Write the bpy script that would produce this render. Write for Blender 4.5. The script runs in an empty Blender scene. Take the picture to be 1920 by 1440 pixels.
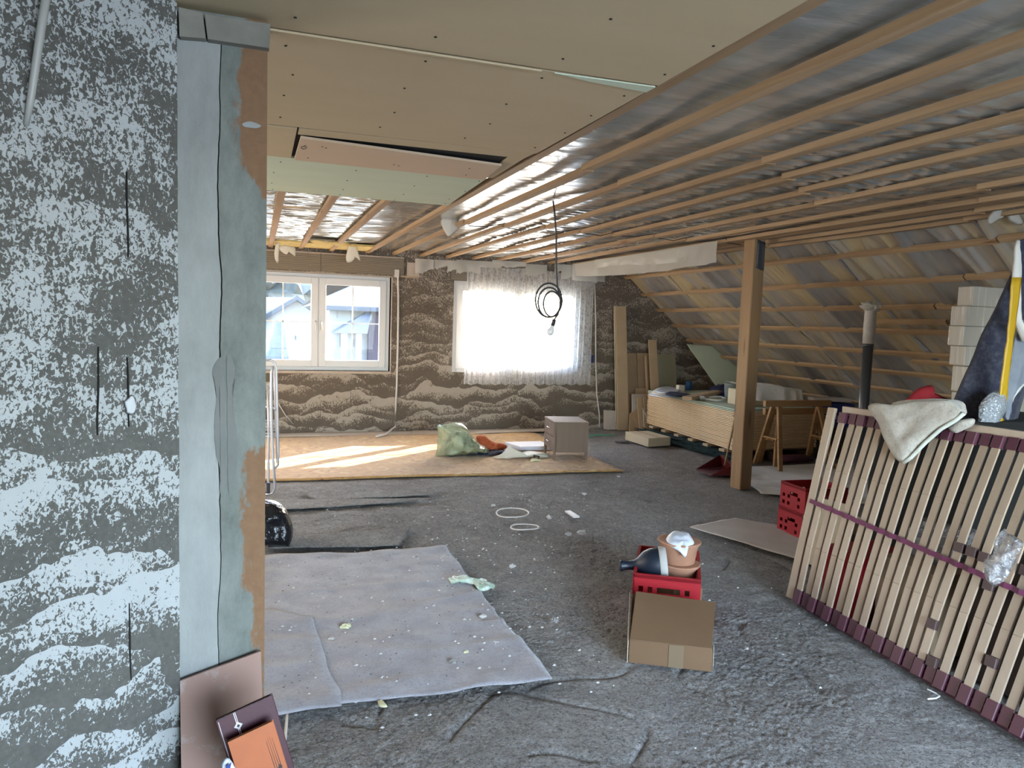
import bpy, bmesh, math, random
from mathutils import Vector, Matrix, noise
random.seed(7)
C = bpy.context.scene.collection
sc = bpy.context.scene
V = Vector

# ------------------------------------------------------------------ camera
F = 1380.0; H = 1.55
RW = [V((.94500501, .00410826, .32703005)), V((-.32539993, -.08868342, .94140859)), V((.0328697, -.99605139, -.08246945))]
cd = bpy.data.cameras.new('camera'); cam = bpy.data.objects.new('camera', cd); C.objects.link(cam)
cd.sensor_width = 36; cd.lens = F / 1920 * 36; cd.clip_start = .02; cd.clip_end = 500
cx = V([r[0] for r in RW]); cy = -V([r[1] for r in RW]); cz = -V([r[2] for r in RW])
cam.matrix_world = Matrix(((cx[0], cy[0], cz[0], 0), (cx[1], cy[1], cz[1], 0), (cx[2], cy[2], cz[2], H), (0, 0, 0, 1)))
sc.camera = cam
EYE = V((0, 0, H))

# ------------------------------------------------------------------ light and exposure
sc.view_settings.view_transform = 'Standard'; sc.view_settings.look = 'None'
sc.view_settings.gamma = 1; sc.view_settings.use_curve_mapping = False
sc.view_settings.exposure = 0.5
sc.cycles.use_denoising = True
sc.cycles.denoising_prefilter = 'ACCURATE'
sc.cycles.max_bounces = 10; sc.cycles.diffuse_bounces = 6; sc.cycles.glossy_bounces = 4
sc.cycles.transparent_max_bounces = 12; sc.cycles.transmission_bounces = 6
sc.cycles.sample_clamp_indirect = 6
SUN_DIR = V((.80, .60, math.tan(math.radians(24.7)))).normalized()
w = bpy.data.worlds.new('sky'); sc.world = w; w.use_nodes = True
nt = w.node_tree; nt.nodes.clear()
wo = nt.nodes.new('ShaderNodeOutputWorld'); bg = nt.nodes.new('ShaderNodeBackground'); sk = nt.nodes.new('ShaderNodeTexSky')
sk.sky_type = 'NISHITA'; sk.sun_disc = False; sk.sun_elevation = math.radians(24.7)
sk.sun_rotation = math.atan2(SUN_DIR.x, SUN_DIR.y); sk.air_density = 1.0; sk.dust_density = 2.5; sk.altitude = 200
bg.inputs[1].default_value = 4.2
nt.links.new(sk.outputs[0], bg.inputs[0]); nt.links.new(bg.outputs[0], wo.inputs[0])
sl = bpy.data.lights.new('sun', 'SUN'); sun = bpy.data.objects.new('sun', sl); C.objects.link(sun)
sl.energy = 70; sl.color = (1, .86, .66); sl.angle = math.radians(.6)
sun.rotation_euler = SUN_DIR.to_track_quat('Z', 'Y').to_euler()

def area(name, loc, target, sx, sy, energy, color, portal=False):
    l = bpy.data.lights.new(name, 'AREA'); l.shape = 'RECTANGLE'; l.size = sx; l.size_y = sy; l.energy = energy; l.color = color
    if portal: l.cycles.is_portal = True
    o = bpy.data.objects.new(name, l); C.objects.link(o); o.location = loc
    o.rotation_euler = (V(target) - V(loc)).to_track_quat('-Z', 'Y').to_euler()
    return o
area('portal_window_one', (.77, 10.38, 1.47), (.77, 0, 1.47), 1.9, 1.3, 1, (1, 1, 1), True)
area('portal_window_two', (3.58, 10.38, 1.47), (3.58, 0, 1.47), 1.84, 1.3, 1, (1, 1, 1), True)
# daylight of the unseen rear window, and an added fill lamp on the left
area('daylight_rear_window', (1.9, -2.35, 1.35), (1.9, .3, .1), 3.0, 1.7, 150, (.70, .84, 1.0)).data.spread = math.radians(125)
area('fill_light_left', (-2.9, 6.4, 1.35), (0, 6.4, 1.2), 4.2, 1.9, 110, (1.0, .93, .84))

# ------------------------------------------------------------------ pixel helpers (pixel of the 1920x1440 frame -> point in the room)
def ray(px, py):
    v = V((px - 960, py - 720, F)); return V([r.dot(v) for r in RW])
def fl(px, py, z=0):
    r = ray(px, py); t = (z - H) / r.z; return V((r.x * t, r.y * t, z))
def aY(px, py, Y):
    r = ray(px, py); return EYE + r * (Y / r.y)
def aX(px, py, X):
    r = ray(px, py); return EYE + r * (X / r.x)
def aP(px, py, P, N):
    r = ray(px, py); t = (V(P) - EYE).dot(N) / r.dot(N); return EYE + r * t

# ------------------------------------------------------------------ geometry helpers
class G:
    def __init__(s): s.v = []; s.f = []
    def add(s, vs, fs):
        n = len(s.v); s.v += [tuple(p) for p in vs]; s.f += [tuple(i + n for i in f) for f in fs]; return s
    def box(s, a, b):
        x0, y0, z0 = a; x1, y1, z1 = b
        return s.hexa([(x0, y0, z0), (x1, y0, z0), (x1, y1, z0), (x0, y1, z0)], [(x0, y0, z1), (x1, y0, z1), (x1, y1, z1), (x0, y1, z1)])
    def hexa(s, bot, top):
        n = len(bot)
        fs = [tuple(reversed(range(n))), tuple(range(n, 2 * n))]
        fs += [(i, (i + 1) % n, n + (i + 1) % n, n + i) for i in range(n)]
        return s.add(list(bot) + list(top), fs)
    def prism(s, poly, d):
        d = V(d); return s.hexa([V(p) for p in poly], [V(p) + d for p in poly])
    def bar(s, p, q, w, t, up=(0, 0, 1), ch=0.0):
        p = V(p); q = V(q); a = (q - p).normalized(); u = V(up); sd = a.cross(u)
        if sd.length < 1e-4: sd = a.cross(V((0, 1, 0)))
        sd.normalize(); n = sd.cross(a).normalized(); w /= 2; t /= 2
        if ch:
            o = [(-w + ch, -t), (w - ch, -t), (w, -t + ch), (w, t - ch), (w - ch, t), (-w + ch, t), (-w, t - ch), (-w, -t + ch)]
        else: o = [(-w, -t), (w, -t), (w, t), (-w, t)]
        return s.hexa([p + sd * x + n * y for x, y in o], [q + sd * x + n * y for x, y in o])
    def tube(s, pts, r, n=8, closed=False):
        pts = [V(p) for p in pts]; m = len(pts); vs = []; ref = V((.13, .31, .94))
        for i, p in enumerate(pts):
            if closed: d = pts[(i + 1) % m] - pts[i - 1]
            else: d = pts[min(i + 1, m - 1)] - pts[max(i - 1, 0)]
            d.normalize(); a = d.cross(ref)
            if a.length < .05: a = d.cross(V((1, 0, 0)))
            a.normalize(); b = d.cross(a); ri = r[i] if isinstance(r, (list, tuple)) else r
            for k in range(n):
                t = 2 * math.pi * k / n; vs.append(p + a * math.cos(t) * ri + b * math.sin(t) * ri)
        fs = []
        for i in range(m if closed else m - 1):
            j = (i + 1) % m
            for k in range(n): fs.append((i * n + k, i * n + (k + 1) % n, j * n + (k + 1) % n, j * n + k))
        if not closed: fs += [tuple(reversed(range(n))), tuple(range((m - 1) * n, m * n))]
        return s.add(vs, fs)
    def lathe(s, prof, o=(0, 0, 0), axis=(0, 0, 1), n=28):
        ax = V(axis).normalized(); q = ax.to_track_quat('Z', 'Y'); o = V(o); vs = []
        for r, z in prof:
            for k in range(n):
                t = 2 * math.pi * k / n; vs.append(o + q @ V((r * math.cos(t), r * math.sin(t), z)))
        fs = [(i * n + k, i * n + (k + 1) % n, (i + 1) * n + (k + 1) % n, (i + 1) * n + k) for i in range(len(prof) - 1) for k in range(n)]
        if prof[0][0] > 1e-5: fs.append(tuple(reversed(range(n))))
        if prof[-1][0] > 1e-5 : fs.append(tuple(range((len(prof) - 1) * n, len(prof) * n)))
        return s.add(vs, fs)
    def grid(s, fn, nu, nv):
        vs = [fn(i / nu, j / nv) for j in range(nv + 1) for i in range(nu + 1)]
        return s.add(vs, [(j * (nu + 1) + i, j * (nu + 1) + i + 1, (j + 1) * (nu + 1) + i + 1, (j + 1) * (nu + 1) + i) for j in range(nv) for i in range(nu)])
    def slab(s, fn, nu, nv, d):
        d = V(d); a = [V(fn(i / nu, j / nv)) for j in range(nv + 1) for i in range(nu + 1)]; W = nu + 1; N = len(a)
        fs = []
        for j in range(nv):
            for i in range(nu):
                q = (j * W + i, j * W + i + 1, (j + 1) * W + i + 1, (j + 1) * W + i); fs.append(q); fs.append(tuple(N + k for k in reversed(q)))
        rim = [i for i in range(W)] + [j * W + nu for j in range(1, nv + 1)] + [nv * W + i for i in range(nu - 1, -1, -1)] + [j * W for j in range(nv - 1, 0, -1)]
        for k in range(len(rim)):
            x, y = rim[k], rim[(k + 1) % len(rim)]; fs.append((y, x, N + x, N + y))
        return s.add(a + [p + d for p in a], fs)
    def puff(s, pts, N, th, rings=7, amp=.0, freq=6, back=.3, seed=0, fill=.5):
        """a cushion-like lump spanned over an outline"""
        N = V(N).normalized(); P = []
        pts = [V(p) for p in pts]; m = len(pts)
        for i in range(m):
            for k in range(4): t = k / 4; a, b, c, d = pts[i - 1], pts[i], pts[(i + 1) % m], pts[(i + 2) % m]; P.append(.5 * (2 * b + (c - a) * t + (2 * a - 5 * b + 4 * c - d) * t * t + (3 * b - a - 3 * c + d) * t ** 3))
        c = sum(P, V()) / len(P); n = len(P); sd = V((seed * 3.7, seed * 1.3, seed))
        def lay(side, th):
            out = []
            for r in range(rings + 1):
                t = r / rings
                for p in P:
                    q = c.lerp(p, t); hgt = th * (max(0, 1 - t * t)) ** fill
                    d = noise.noise_vector(q * freq + sd) * amp
                    out.append(q + N * side * (hgt * (1 + .5 * noise.noise(q * freq * .6 + sd) - .45 * abs(noise.noise(q * freq * 1.3 + sd)))) + d)
            return out
        for side, t in ((1, th), (-1, th * back)):
            a = lay(side, t); fs = []
            for r in range(rings):
                for k in range(n):
                    q = (r * n + k, r * n + (k + 1) % n, (r + 1) * n + (k + 1) % n, (r + 1) * n + k)
                    if r == 0: q = (q[0], q[2], q[3]) if False else q
                    fs.append(q if side < 0 else tuple(reversed(q)))
            s.add(a, fs)
        return s
    def blob(s, c, r, amp=.15, freq=3, seed=0, n=28, flat=0):
        c = V(c); vs = []; fs = []; m = n // 2
        for j in range(m + 1):
            for i in range(n):
                ph = math.pi * j / m; th = 2 * math.pi * i / n
                u = V((math.sin(ph) * math.cos(th), math.sin(ph) * math.sin(th), math.cos(ph)))
                k = 1 + amp * noise.fractal(u * freq + V((seed, seed * 2.1, 0)), .6, 2.1, 4) - amp * abs(noise.noise(u * freq * 2.3 + V((0, seed, 5)))) * 1.2
                p = V((u.x * r[0] * k, u.y * r[1] * k, u.z * r[2] * k))
                if flat and p.z < -r[2] * flat: p.z = -r[2] * flat
                vs.append(c + p)
        for j in range(m):
            for i in range(n): fs.append((j * n + i, (j + 1) * n + i, (j + 1) * n + (i + 1) % n, j * n + (i + 1) % n))
        return s.add(vs, fs)
    def plate(s, o, u, v, n_u, n_v, holes, th):
        """flat plate o..o+u..o+v divided in cells, with the cells in holes left open"""
        o, u, v = V(o), V(u), V(v); d = u.cross(v).normalized() * th
        for j in range(n_v):
            i = 0
            while i < n_u:
                if (i, j) in holes: i += 1; continue
                k = i
                while k < n_u and (k, j) not in holes: k += 1
                a = o + u * (i / n_u) + v * (j / n_v); b = o + u * (k / n_u) + v * (j / n_v)
                c = b + v / n_v; e = a + v / n_v
                s.hexa([a, b, c, e], [a + d, b + d, c + d, e + d]); i = k
        return s
    def build(s, name, mat, parent=None, smooth=False, loc=None, bevel=0):
        off = OFF.get(parent.name, V()) if parent else V()
        o_loc = V(loc) if loc is not None else off
        me = bpy.data.meshes.new(name)
        me.from_pydata([(p[0] - o_loc.x, p[1] - o_loc.y, p[2] - o_loc.z) for p in s.v], [], s.f)
        bm = bmesh.new(); bm.from_mesh(me); bmesh.ops.remove_doubles(bm, verts=bm.verts, dist=1e-6)
        bmesh.ops.recalc_face_normals(bm, faces=bm.faces); bm.to_mesh(me); bm.free()
        if smooth:
            for p in me.polygons: p.use_smooth = True
        me.materials.append(mat)
        o = bpy.data.objects.new(name, me); C.objects.link(o); o.location = o_loc - off
        if parent: o.parent = parent
        OFF[o.name] = o_loc
        if bevel:
            b = o.modifiers.new('bevel', 'BEVEL'); b.width = bevel; b.segments = 2; b.limit_method = 'ANGLE'
        return o
OFF = {}
def tag(o, label, cat, group=None, kind=None):
    o['label'] = label; o['category'] = cat
    if group: o['group'] = group
    if kind: o['kind'] = kind
    return o
def thing(name, label, cat, loc=(0, 0, 0), group=None):
    o = bpy.data.objects.new(name, None); C.objects.link(o); o.location = loc; o.empty_display_size = .1
    OFF[o.name] = V(loc); return tag(o, label, cat, group)
def struct(o, label=None):
    o['kind'] = 'structure'
    if label: o['label'] = label
    return o
def dup(o, loc, parent):
    c = o.copy(); C.objects.link(c); c.parent = parent; c.location = V(loc); OFF[c.name] = V(loc) + OFF.get(parent.name, V()); return c

# ------------------------------------------------------------------ materials
class N:
    def __init__(s, name):
        s.m = bpy.data.materials.new(name); s.m.use_nodes = True; s.t = s.m.node_tree; s.n = s.t.nodes; s.l = s.t.links
        s.b = s.n['Principled BSDF']; s.out = s.n['Material Output']; s.co = s.n.new('ShaderNodeTexCoord')
    def map(s, scale=(1, 1, 1), rot=(0, 0, 0), src='Object'):
        m = s.n.new('ShaderNodeMapping'); m.inputs['Scale'].default_value = scale; m.inputs['Rotation'].default_value = rot
        s.l.new(s.co.outputs[src], m.inputs[0]); return m.outputs[0]
    def noise(s, scale, det=4, rough=.55, vec=None, dist=0):
        n = s.n.new('ShaderNodeTexNoise'); n.inputs['Scale'].default_value = scale; n.inputs['Detail'].default_value = det
        n.inputs['Roughness'].default_value = rough; n.inputs['Distortion'].default_value = dist
        s.l.new(vec or s.co.outputs['Object'], n.inputs['Vector']); return n.outputs[0]
    def vor(s, scale, vec=None, feature='F1', out=0):
        n = s.n.new('ShaderNodeTexVoronoi'); n.inputs['Scale'].default_value = scale; n.feature = feature
        s.l.new(vec or s.co.outputs['Object'], n.inputs['Vector']); return n.outputs[out]
    def wave(s, scale, vec=None, dirn='X', prof='SIN', dist=0, det=2, dsc=1, typ='BANDS'):
        n = s.n.new('ShaderNodeTexWave'); n.wave_type = typ
        if typ == 'BANDS': n.bands_direction = dirn
        n.wave_profile = prof; n.inputs['Scale'].default_value = scale; n.inputs['Distortion'].default_value = dist
        n.inputs['Detail'].default_value = det; n.inputs['Detail Scale'].default_value = dsc
        s.l.new(vec or s.co.outputs['Object'], n.inputs['Vector']); return n.outputs[1]
    def ramp(s, fac, stops, mode='LINEAR'):
        r = s.n.new('ShaderNodeValToRGB'); e = r.color_ramp.elements; r.color_ramp.interpolation = mode
        while len(e) < len(stops): e.new(.5)
        for i, (p, c) in enumerate(stops):
            e[i].position = p; e[i].color = (c, c, c, 1) if isinstance(c, (int, float)) else (*c, 1)
        s.l.new(fac, r.inputs[0]); return r.outputs[0]
    def math(s, op, a, b=None):
        m = s.n.new('ShaderNodeMath'); m.operation = op
        for i, x in enumerate((a, b)):
            if x is None: continue
            if isinstance(x, (int, float)): m.inputs[i].default_value = x
            else: s.l.new(x, m.inputs[i])
        return m.outputs[0]
    def mix(s, f, a, b, mode='MIX'):
        m = s.n.new('ShaderNodeMix'); m.data_type = 'RGBA'; m.blend_type = mode
        for i, x in ((0, f), (6, a), (7, b)):
            if isinstance(x, (int, float)): m.inputs[i].default_value = x
            elif isinstance(x, tuple): m.inputs[i].default_value = (*x, 1)
            else: s.l.new(x, m.inputs[i])
        return m.outputs[2]
    def bump(s, h, st=.5, d=.02, prev=None):
        b = s.n.new('ShaderNodeBump'); b.inputs['Strength'].default_value = st; b.inputs['Distance'].default_value = d
        s.l.new(h, b.inputs['Height'])
        if prev: s.l.new(prev, b.inputs['Normal'])
        s.l.new(b.outputs[0], s.b.inputs['Normal']); return b.outputs[0]
    def set(s, col=None, rough=None, **k):
        if col is not None:
            if isinstance(col, tuple): s.b.inputs['Base Color'].default_value = (*col, 1)
            else: s.l.new(col, s.b.inputs['Base Color'])
        if rough is not None:
            if isinstance(rough, (int, float)): s.b.inputs['Roughness'].default_value = rough
            else: s.l.new(rough, s.b.inputs['Roughness'])
        for n_, v_ in k.items(): s.b.inputs[n_.replace('_', ' ')].default_value = v_
        return s
    def thin(s, trans_col, opacity, tl=.5, tint=(1, 1, 1)):
        """see-through sheet: part clear, part lit through"""
        t = s.n.new('ShaderNodeBsdfTransparent'); t.inputs[0].default_value = (*tint, 1)
        q = s.n.new('ShaderNodeBsdfTranslucent'); q.inputs[0].default_value = (*trans_col, 1)
        a = s.n.new('ShaderNodeMixShader'); a.inputs[0].default_value = tl
        b = s.n.new('ShaderNodeMixShader')
        if isinstance(opacity, (int, float)): b.inputs[0].default_value = opacity
        else: s.l.new(opacity, b.inputs[0])
        s.l.new(s.b.outputs[0], a.inputs[1]); s.l.new(q.outputs[0], a.inputs[2])
        s.l.new(t.outputs[0], b.inputs[1]); s.l.new(a.outputs[0], b.inputs[2]); s.l.new(b.outputs[0], s.out.inputs[0]); return s
def plain(name, c, rough=.6, c2=None, ns=8, bs=None, bd=.004, bst=.4, **k):
    m = N(name)
    col = m.mix(m.ramp(m.noise(ns, 4), [(.3, 0.), (.7, 1.)]), c, c2) if c2 else c
    m.set(col, rough, **k)
    if bs: m.bump(m.noise(bs, 4), bst, bd)
    return m.m
def wood(name, c1, c2, axis='Y', sc_=1.0, knots=True, dark=(.16, .07, .03), rough=.65):
    m = N(name); s = {'X': (1.2, 28, 28), 'Y': (28, 1.2, 28), 'Z': (28, 28, 1.2)}[axis]; s = tuple(x * sc_ for x in s)
    g = m.noise(1, 5, .6, m.map(s), .6); g2 = m.noise(1, 3, .5, m.map(tuple(x * .25 for x in s)))
    col = m.mix(m.ramp(g, [(.3, 0.), (.7, 1.)]), c1, c2)
    col = m.mix(m.ramp(g2, [(.35, 0.), (.75, .6)]), col, tuple(x * .6 for x in c1))
    if knots:
        ks = {'X': (1.6, 9, 9), 'Y': (9, 1.6, 9), 'Z': (9, 9, 1.6)}[axis]
        kn = m.ramp(m.vor(1, m.map(ks)), [(.08, 1.), (.2, 0.)]); col = m.mix(m.math('MULTIPLY', kn, .8), col, dark)
    m.set(col, rough); m.bump(g, .3, .003); return m.m

def patch_wall(name, mortar, mortar2, white, fs, far):
    m = N(name)
    wn_ = m.n.new('ShaderNodeTexNoise'); wn_.inputs['Scale'].default_value = 2.2 if far else 4; wn_.inputs['Detail'].default_value = 3; m.l.new(m.co.outputs['Object'], wn_.inputs['Vector'])
    vm = m.n.new('ShaderNodeVectorMath'); vm.operation = 'MULTIPLY_ADD'; vm.inputs[1].default_value = (.5, .5, .38) if far else (.3, .3, .22)
    m.l.new(wn_.outputs['Color'], vm.inputs[0]); m.l.new(m.co.outputs['Object'], vm.inputs[2])
    mp = m.n.new('ShaderNodeMapping'); mp.inputs['Scale'].default_value = (1.5, 1.5, 5.2) if far else (2.2, 2.2, 6.5); mp.inputs['Rotation'].default_value = (0, .12 if far else -.28, 0)
    m.l.new(vm.outputs[0], mp.inputs[0])
    vo = m.n.new('ShaderNodeTexVoronoi'); vo.inputs['Scale'].default_value = 1; m.l.new(mp.outputs[0], vo.inputs['Vector'])
    s1 = m.n.new('ShaderNodeSeparateXYZ'); s2 = m.n.new('ShaderNodeSeparateXYZ'); m.l.new(mp.outputs[0], s1.inputs[0]); m.l.new(vo.outputs['Position'], s2.inputs[0])
    loc = m.math('SUBTRACT', s1.outputs[2], s2.outputs[2])
    loc = m.math('ADD', m.math('MULTIPLY', loc, .9), .5)                      # 0..1 over each trowel stroke
    so = m.n.new('ShaderNodeSeparateXYZ'); m.l.new(m.co.outputs['Object'], so.inputs[0])
    low = m.ramp(m.math('MULTIPLY', so.outputs[2], .4), [(.30, 1.), (.62, .25)] if far else [(.25, 1.), (.6, .25)])
    st = m.math('MULTIPLY', m.math('SUBTRACT', loc, .5), low)
    big = m.noise(1.4 if far else 2.6, 4, .65, None, 1.0)
    mid = m.noise(fs * .2, 4, .7, None, .8)
    fine = m.noise(fs, 3, .6, m.map((1, 1, .75), (0, .6, 0)), .8)
    v = m.math('ADD', m.math('MULTIPLY', fine, .55 if far else .62), m.math('MULTIPLY', st, .30 if far else .26))
    v = m.math('ADD', v, m.math('MULTIPLY', big, .30 if far else .42)); v = m.math('ADD', v, m.math('MULTIPLY', mid, .20 if far else .26))
    lo, hi = (.535, .59) if far else (.665, .683)
    mask = m.ramp(v, [(lo, 0.), (hi, 1.)])
    mo = m.mix(m.noise(5, 4), mortar, mortar2); mo = m.mix(m.ramp(m.noise(70, 3), [(.35, 0.), (.75, .5)]), mo, tuple(x * .6 for x in mortar))
    mo = m.mix(m.ramp(m.noise(2.2, 4), [(.4, 0.), (.7, .35)]), mo, tuple(x * .55 for x in mortar))
    wh = m.mix(m.noise(9, 4), white, tuple(x * .82 for x in white))
    m.set(m.mix(mask, mo, wh), .92)
    inv = m.math('SUBTRACT', 1.0, mask)
    n1 = m.bump(inv, .35, .003); m.bump(m.noise(150, 4), .45, .003, n1)
    return m.m
M = {}
M['wall_near'] = patch_wall('mortar_on_white_block', (.088, .086, .076), (.12, .117, .105), (.42, .44, .44), 105, False)
M['wall_far'] = patch_wall('trowelled_adhesive', (.125, .10, .075), (.165, .135, .105), (.40, .35, .29), 62, True)
M['wall_dim'] = plain('rough_plaster', (.3, .28, .25), .9, (.38, .36, .33), 3, 60)
# pillar boards
m = N('filler_pale'); col = m.mix(m.ramp(m.noise(4, 6, .7, m.map((1, 1, .5))), [(.3, 0.), (.7, 1.)]), (.20, .21, .20), (.325, .335, .325)); m.set(col, .7); m.bump(m.noise(22, 6, .7, m.map((1, 1, .4))), .5, .006); M['filler'] = m.m
m = N('stained_board')
sx = m.n.new('ShaderNodeSeparateXYZ'); m.l.new(m.co.outputs['Object'], sx.inputs[0])
zc = m.ramp(m.math('MULTIPLY', sx.outputs[2], .4), [(.0, .2), (.24, .35), (.30, .5), (.44, .50), (.49, .15), (.72, 0.), (.79, .55), (.86, .6), (.93, .5)])
xx = m.math('MULTIPLY', sx.outputs[0], 4.0)
nn = m.noise(14, 6, .7, m.map((1, 1, .45)), .3)
sm = m.math('ADD', m.math('ADD', zc, m.math('MULTIPLY', nn, .75)), xx)
stain = m.ramp(sm, [(.70, 0.), (.76, 1.)])
grey = m.mix(m.ramp(m.noise(6, 6, .75, m.map((1, 1, .5))), [(.35, 0.), (.65, 1.)]), (.10, .112, .098), (.20, .215, .195)); brown = m.mix(m.noise(40, 4), (.14, .07, .03), (.22, .12, .06))
m.set(m.mix(stain, grey, brown), .75); m.bump(m.noise(40, 4), .3, .003); M['stained'] = m.m
M['filler_dark'] = plain('grey_filler_blot', (.13, .135, .125), .8, (.17, .175, .165), 6, 40)
M['gap'] = plain('dark_gap', (.012, .011, .010), .95)
M['concrete_trim'] = plain('grey_board_edge', (.16, .155, .13), .85, (.24, .23, .195), 9, 60)
# ceilings
def board(name, c, c2):
    m = N(name); s = m.noise(2.2, 4, .5, m.map((1, 3, 1)), 0); m.set(m.mix(s, c, c2), .85); m.bump(m.noise(90, 3), .12, .002); return m.m
M['board'] = board('plasterboard_face', (.47, .365, .225), (.53, .42, .27))
M['board_pink'] = board('plasterboard_offcut', (.55, .40, .27), (.60, .45, .32))
M['board_green'] = board('moisture_board', (.50, .57, .42), (.58, .64, .50))
M['batten'] = wood('batten_pine', (.33, .20, .10), (.50, .345, .20), 'Y')
M['batten_x'] = wood('trestle_pine', (.30, .155, .055), (.42, .24, .10), 'X', knots=False)
M['post'] = wood('post_pine', (.27, .155, .072), (.39, .25, .13), 'Z', .8)
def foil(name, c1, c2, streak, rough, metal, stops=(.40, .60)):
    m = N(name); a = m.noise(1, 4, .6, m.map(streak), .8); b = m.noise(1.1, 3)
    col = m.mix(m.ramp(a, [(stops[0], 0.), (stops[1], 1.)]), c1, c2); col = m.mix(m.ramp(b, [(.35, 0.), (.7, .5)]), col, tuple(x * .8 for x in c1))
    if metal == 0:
        wv = m.wave(.204, m.map((.1, 1, 0)), 'Y', 'SIN', .7, 3, .8); col = m.mix(m.ramp(wv, [(.72, 0.), (.86, .75)]), col, (.17, .165, .17))  # rafter shadow bands painted into the sloped foil's colour
    m.set(col, rough, Specular_IOR_Level=.9, Metallic=metal, Coat_Weight=.6, Coat_Roughness=.1)
    h = m.noise(1, 4, .6, m.map(tuple(x * 2.5 for x in streak)), 1.2); m.bump(h, .3, .012); return m.m
M['foil'] = foil('vapour_foil_flat', (.34, .345, .32), (.50, .50, .475), (1.2, 5, 2), .2, .22)
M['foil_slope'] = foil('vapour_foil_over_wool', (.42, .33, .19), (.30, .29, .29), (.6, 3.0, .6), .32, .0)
m = N('torn_foil'); m.set((.78, .77, .72), .35); m.bump(m.noise(1, 3, .6, m.map((14, 14, 2))), .5, .01); m.thin((.85, .84, .78), .8, .45); M['flap'] = m.m
M['wool'] = plain('mineral_wool', (.58, .44, .16), .95, (.7, .56, .26), 30, 50, .02, .8)
M['cable'] = plain('black_cable', (.02, .02, .022), .45)
M['white_cable'] = plain('pale_cable_sheath', (.62, .58, .54), .5)
# floor
m = N('rough_screed')
big = m.noise(.9, 5, .6, None, .5); mid = m.noise(7, 5, .65); fn = m.noise(85, 4, .7)
col = m.mix(m.ramp(big, [(.35, 0.), (.65, 1.)]), (.30, .28, .26), (.46, .44, .42))
col = m.mix(m.ramp(mid, [(.50, 0.), (.72, .6)]), col, (.60, .585, .57)); col = m.mix(m.ramp(fn, [(.32, 1.), (.5, 0.)]), col, (.15, .145, .14))
sp = m.noise(48, 5, .8, m.map((1, 1, 1)), .4); col = m.mix(m.ramp(sp, [(.36, .75), (.47, 0.)]), col, (.10, .095, .09)); col = m.mix(m.ramp(sp, [(.56, 0.), (.68, .55)]), col, (.66, .65, .64))
m.set(col, .93); n1 = m.bump(fn, 1.0, .018); n1 = m.bump(m.noise(30, 5, .75), 1.0, .035, n1); m.bump(m.noise(5, 5), .7, .06, n1); M['floor'] = m.m
def felt(name, c, c2, sc_=6):
    m = N(name); col = m.mix(m.ramp(m.noise(sc_, 5, .6), [(.3, 0.), (.7, 1.)]), c, c2); f2 = m.noise(90, 5, .8, None, .5); col = m.mix(m.ramp(f2, [(.36, .6), (.48, 0.)]), col, tuple(x * .55 for x in c)); m.set(col, .95, Sheen_Weight=.25)
    n1 = m.bump(m.noise(140, 3, .7), .5, .004); m.bump(m.noise(12, 4), .5, .02, n1); return m.m
M['felt'] = felt('lilac_grey_felt', (.25, .238, .258), (.38, .365, .39))
M['felt_dark'] = felt('dusty_grey_felt', (.20, .19, .18), (.29, .275, .26))
M['felt_white'] = felt('pale_floor_sheet', (.50, .48, .45), (.62, .60, .57))
M['underlay'] = felt('pale_underlay', (.45, .38, .31), (.56, .48, .4))
m = N('patterned_carpet')
v1 = m.vor(3.2, m.map((1, 1, 1))); v2 = m.vor(9, m.map((1, 1.3, 1))); w1 = m.wave(2.3, m.map((1, 1.6, 1), (0, 0, .4)), 'X', 'SIN', 12, 4, 2)
col = m.mix(m.ramp(v1, [(.2, 0.), (.32, 1.), (.42, 0.)]), (.44, .26, .085), (.52, .355, .15)); col = m.mix(m.ramp(v2, [(.12, 1.), (.22, 0.)]), col, (.20, .06, .03))
col = m.mix(m.ramp(w1, [(.78, 0.), (.86, .25)]), col, (.26, .10, .045)); col = m.mix(m.ramp(m.noise(14, 5), [(.45, 0.), (.6, .45)]), col, (.30, .15, .06))
m.set(col, .95, Sheen_Weight=.2); m.bump(m.noise(160, 3), .5, .004); M['carpet'] = m.m
M['carpet_edge'] = plain('carpet_binding', (.06, .03, .02), .9)
# windows and outside
M['pvc'] = plain('white_window_plastic', (.66, .66, .65), .35)
m = N('window_glass'); gl = m.n.new('ShaderNodeBsdfGlossy'); gl.inputs['Roughness'].default_value = .02; tr = m.n.new('ShaderNodeBsdfTransparent')
mx = m.n.new('ShaderNodeMixShader'); mx.inputs[0].default_value = .006; m.l.new(tr.outputs[0], mx.inputs[1]); m.l.new(gl.outputs[0], mx.inputs[2]); m.l.new(mx.outputs[0], m.out.inputs[0]); M['glass'] = m.m
m = N('shutter_box'); wv = m.wave(14, None, 'Z', 'SIN'); m.set(m.mix(m.ramp(wv, [(.2, 0.), (.6, 1.)]), (.17, .145, .11), (.26, .22, .17)), .8); m.bump(wv, .5, .01); M['shutter'] = m.m
m = N('lace_curtain'); m.set((.86, .86, .86), .8)
ln = m.noise(1, 3, .6, m.map((70, 1, 9))); lc = m.vor(26, m.map((1, .2, 1)))
m.thin((.92, .92, .92), m.math('ADD', m.math('MULTIPLY', m.ramp(ln, [(.35, 0.), (.65, 1.)]), .35), m.math('ADD', m.math('MULTIPLY', m.ramp(lc, [(.2, 0.), (.5, 1.)]), .18), .36)), .6); M['curtain'] = m.m
M['render_white'] = plain('house_render', (.19, .192, .19), .9); M['brick_purple'] = plain('house_brick', (.034, .026, .032), .9, (.045, .034, .042), 20)
M['roof_dark'] = plain('house_roof', (.02, .024, .032), .8); M['roof_pale'] = plain('house_roof_pale', (.085, .083, .08), .8)  # second roof tone is the paler one, for the hipped house
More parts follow.
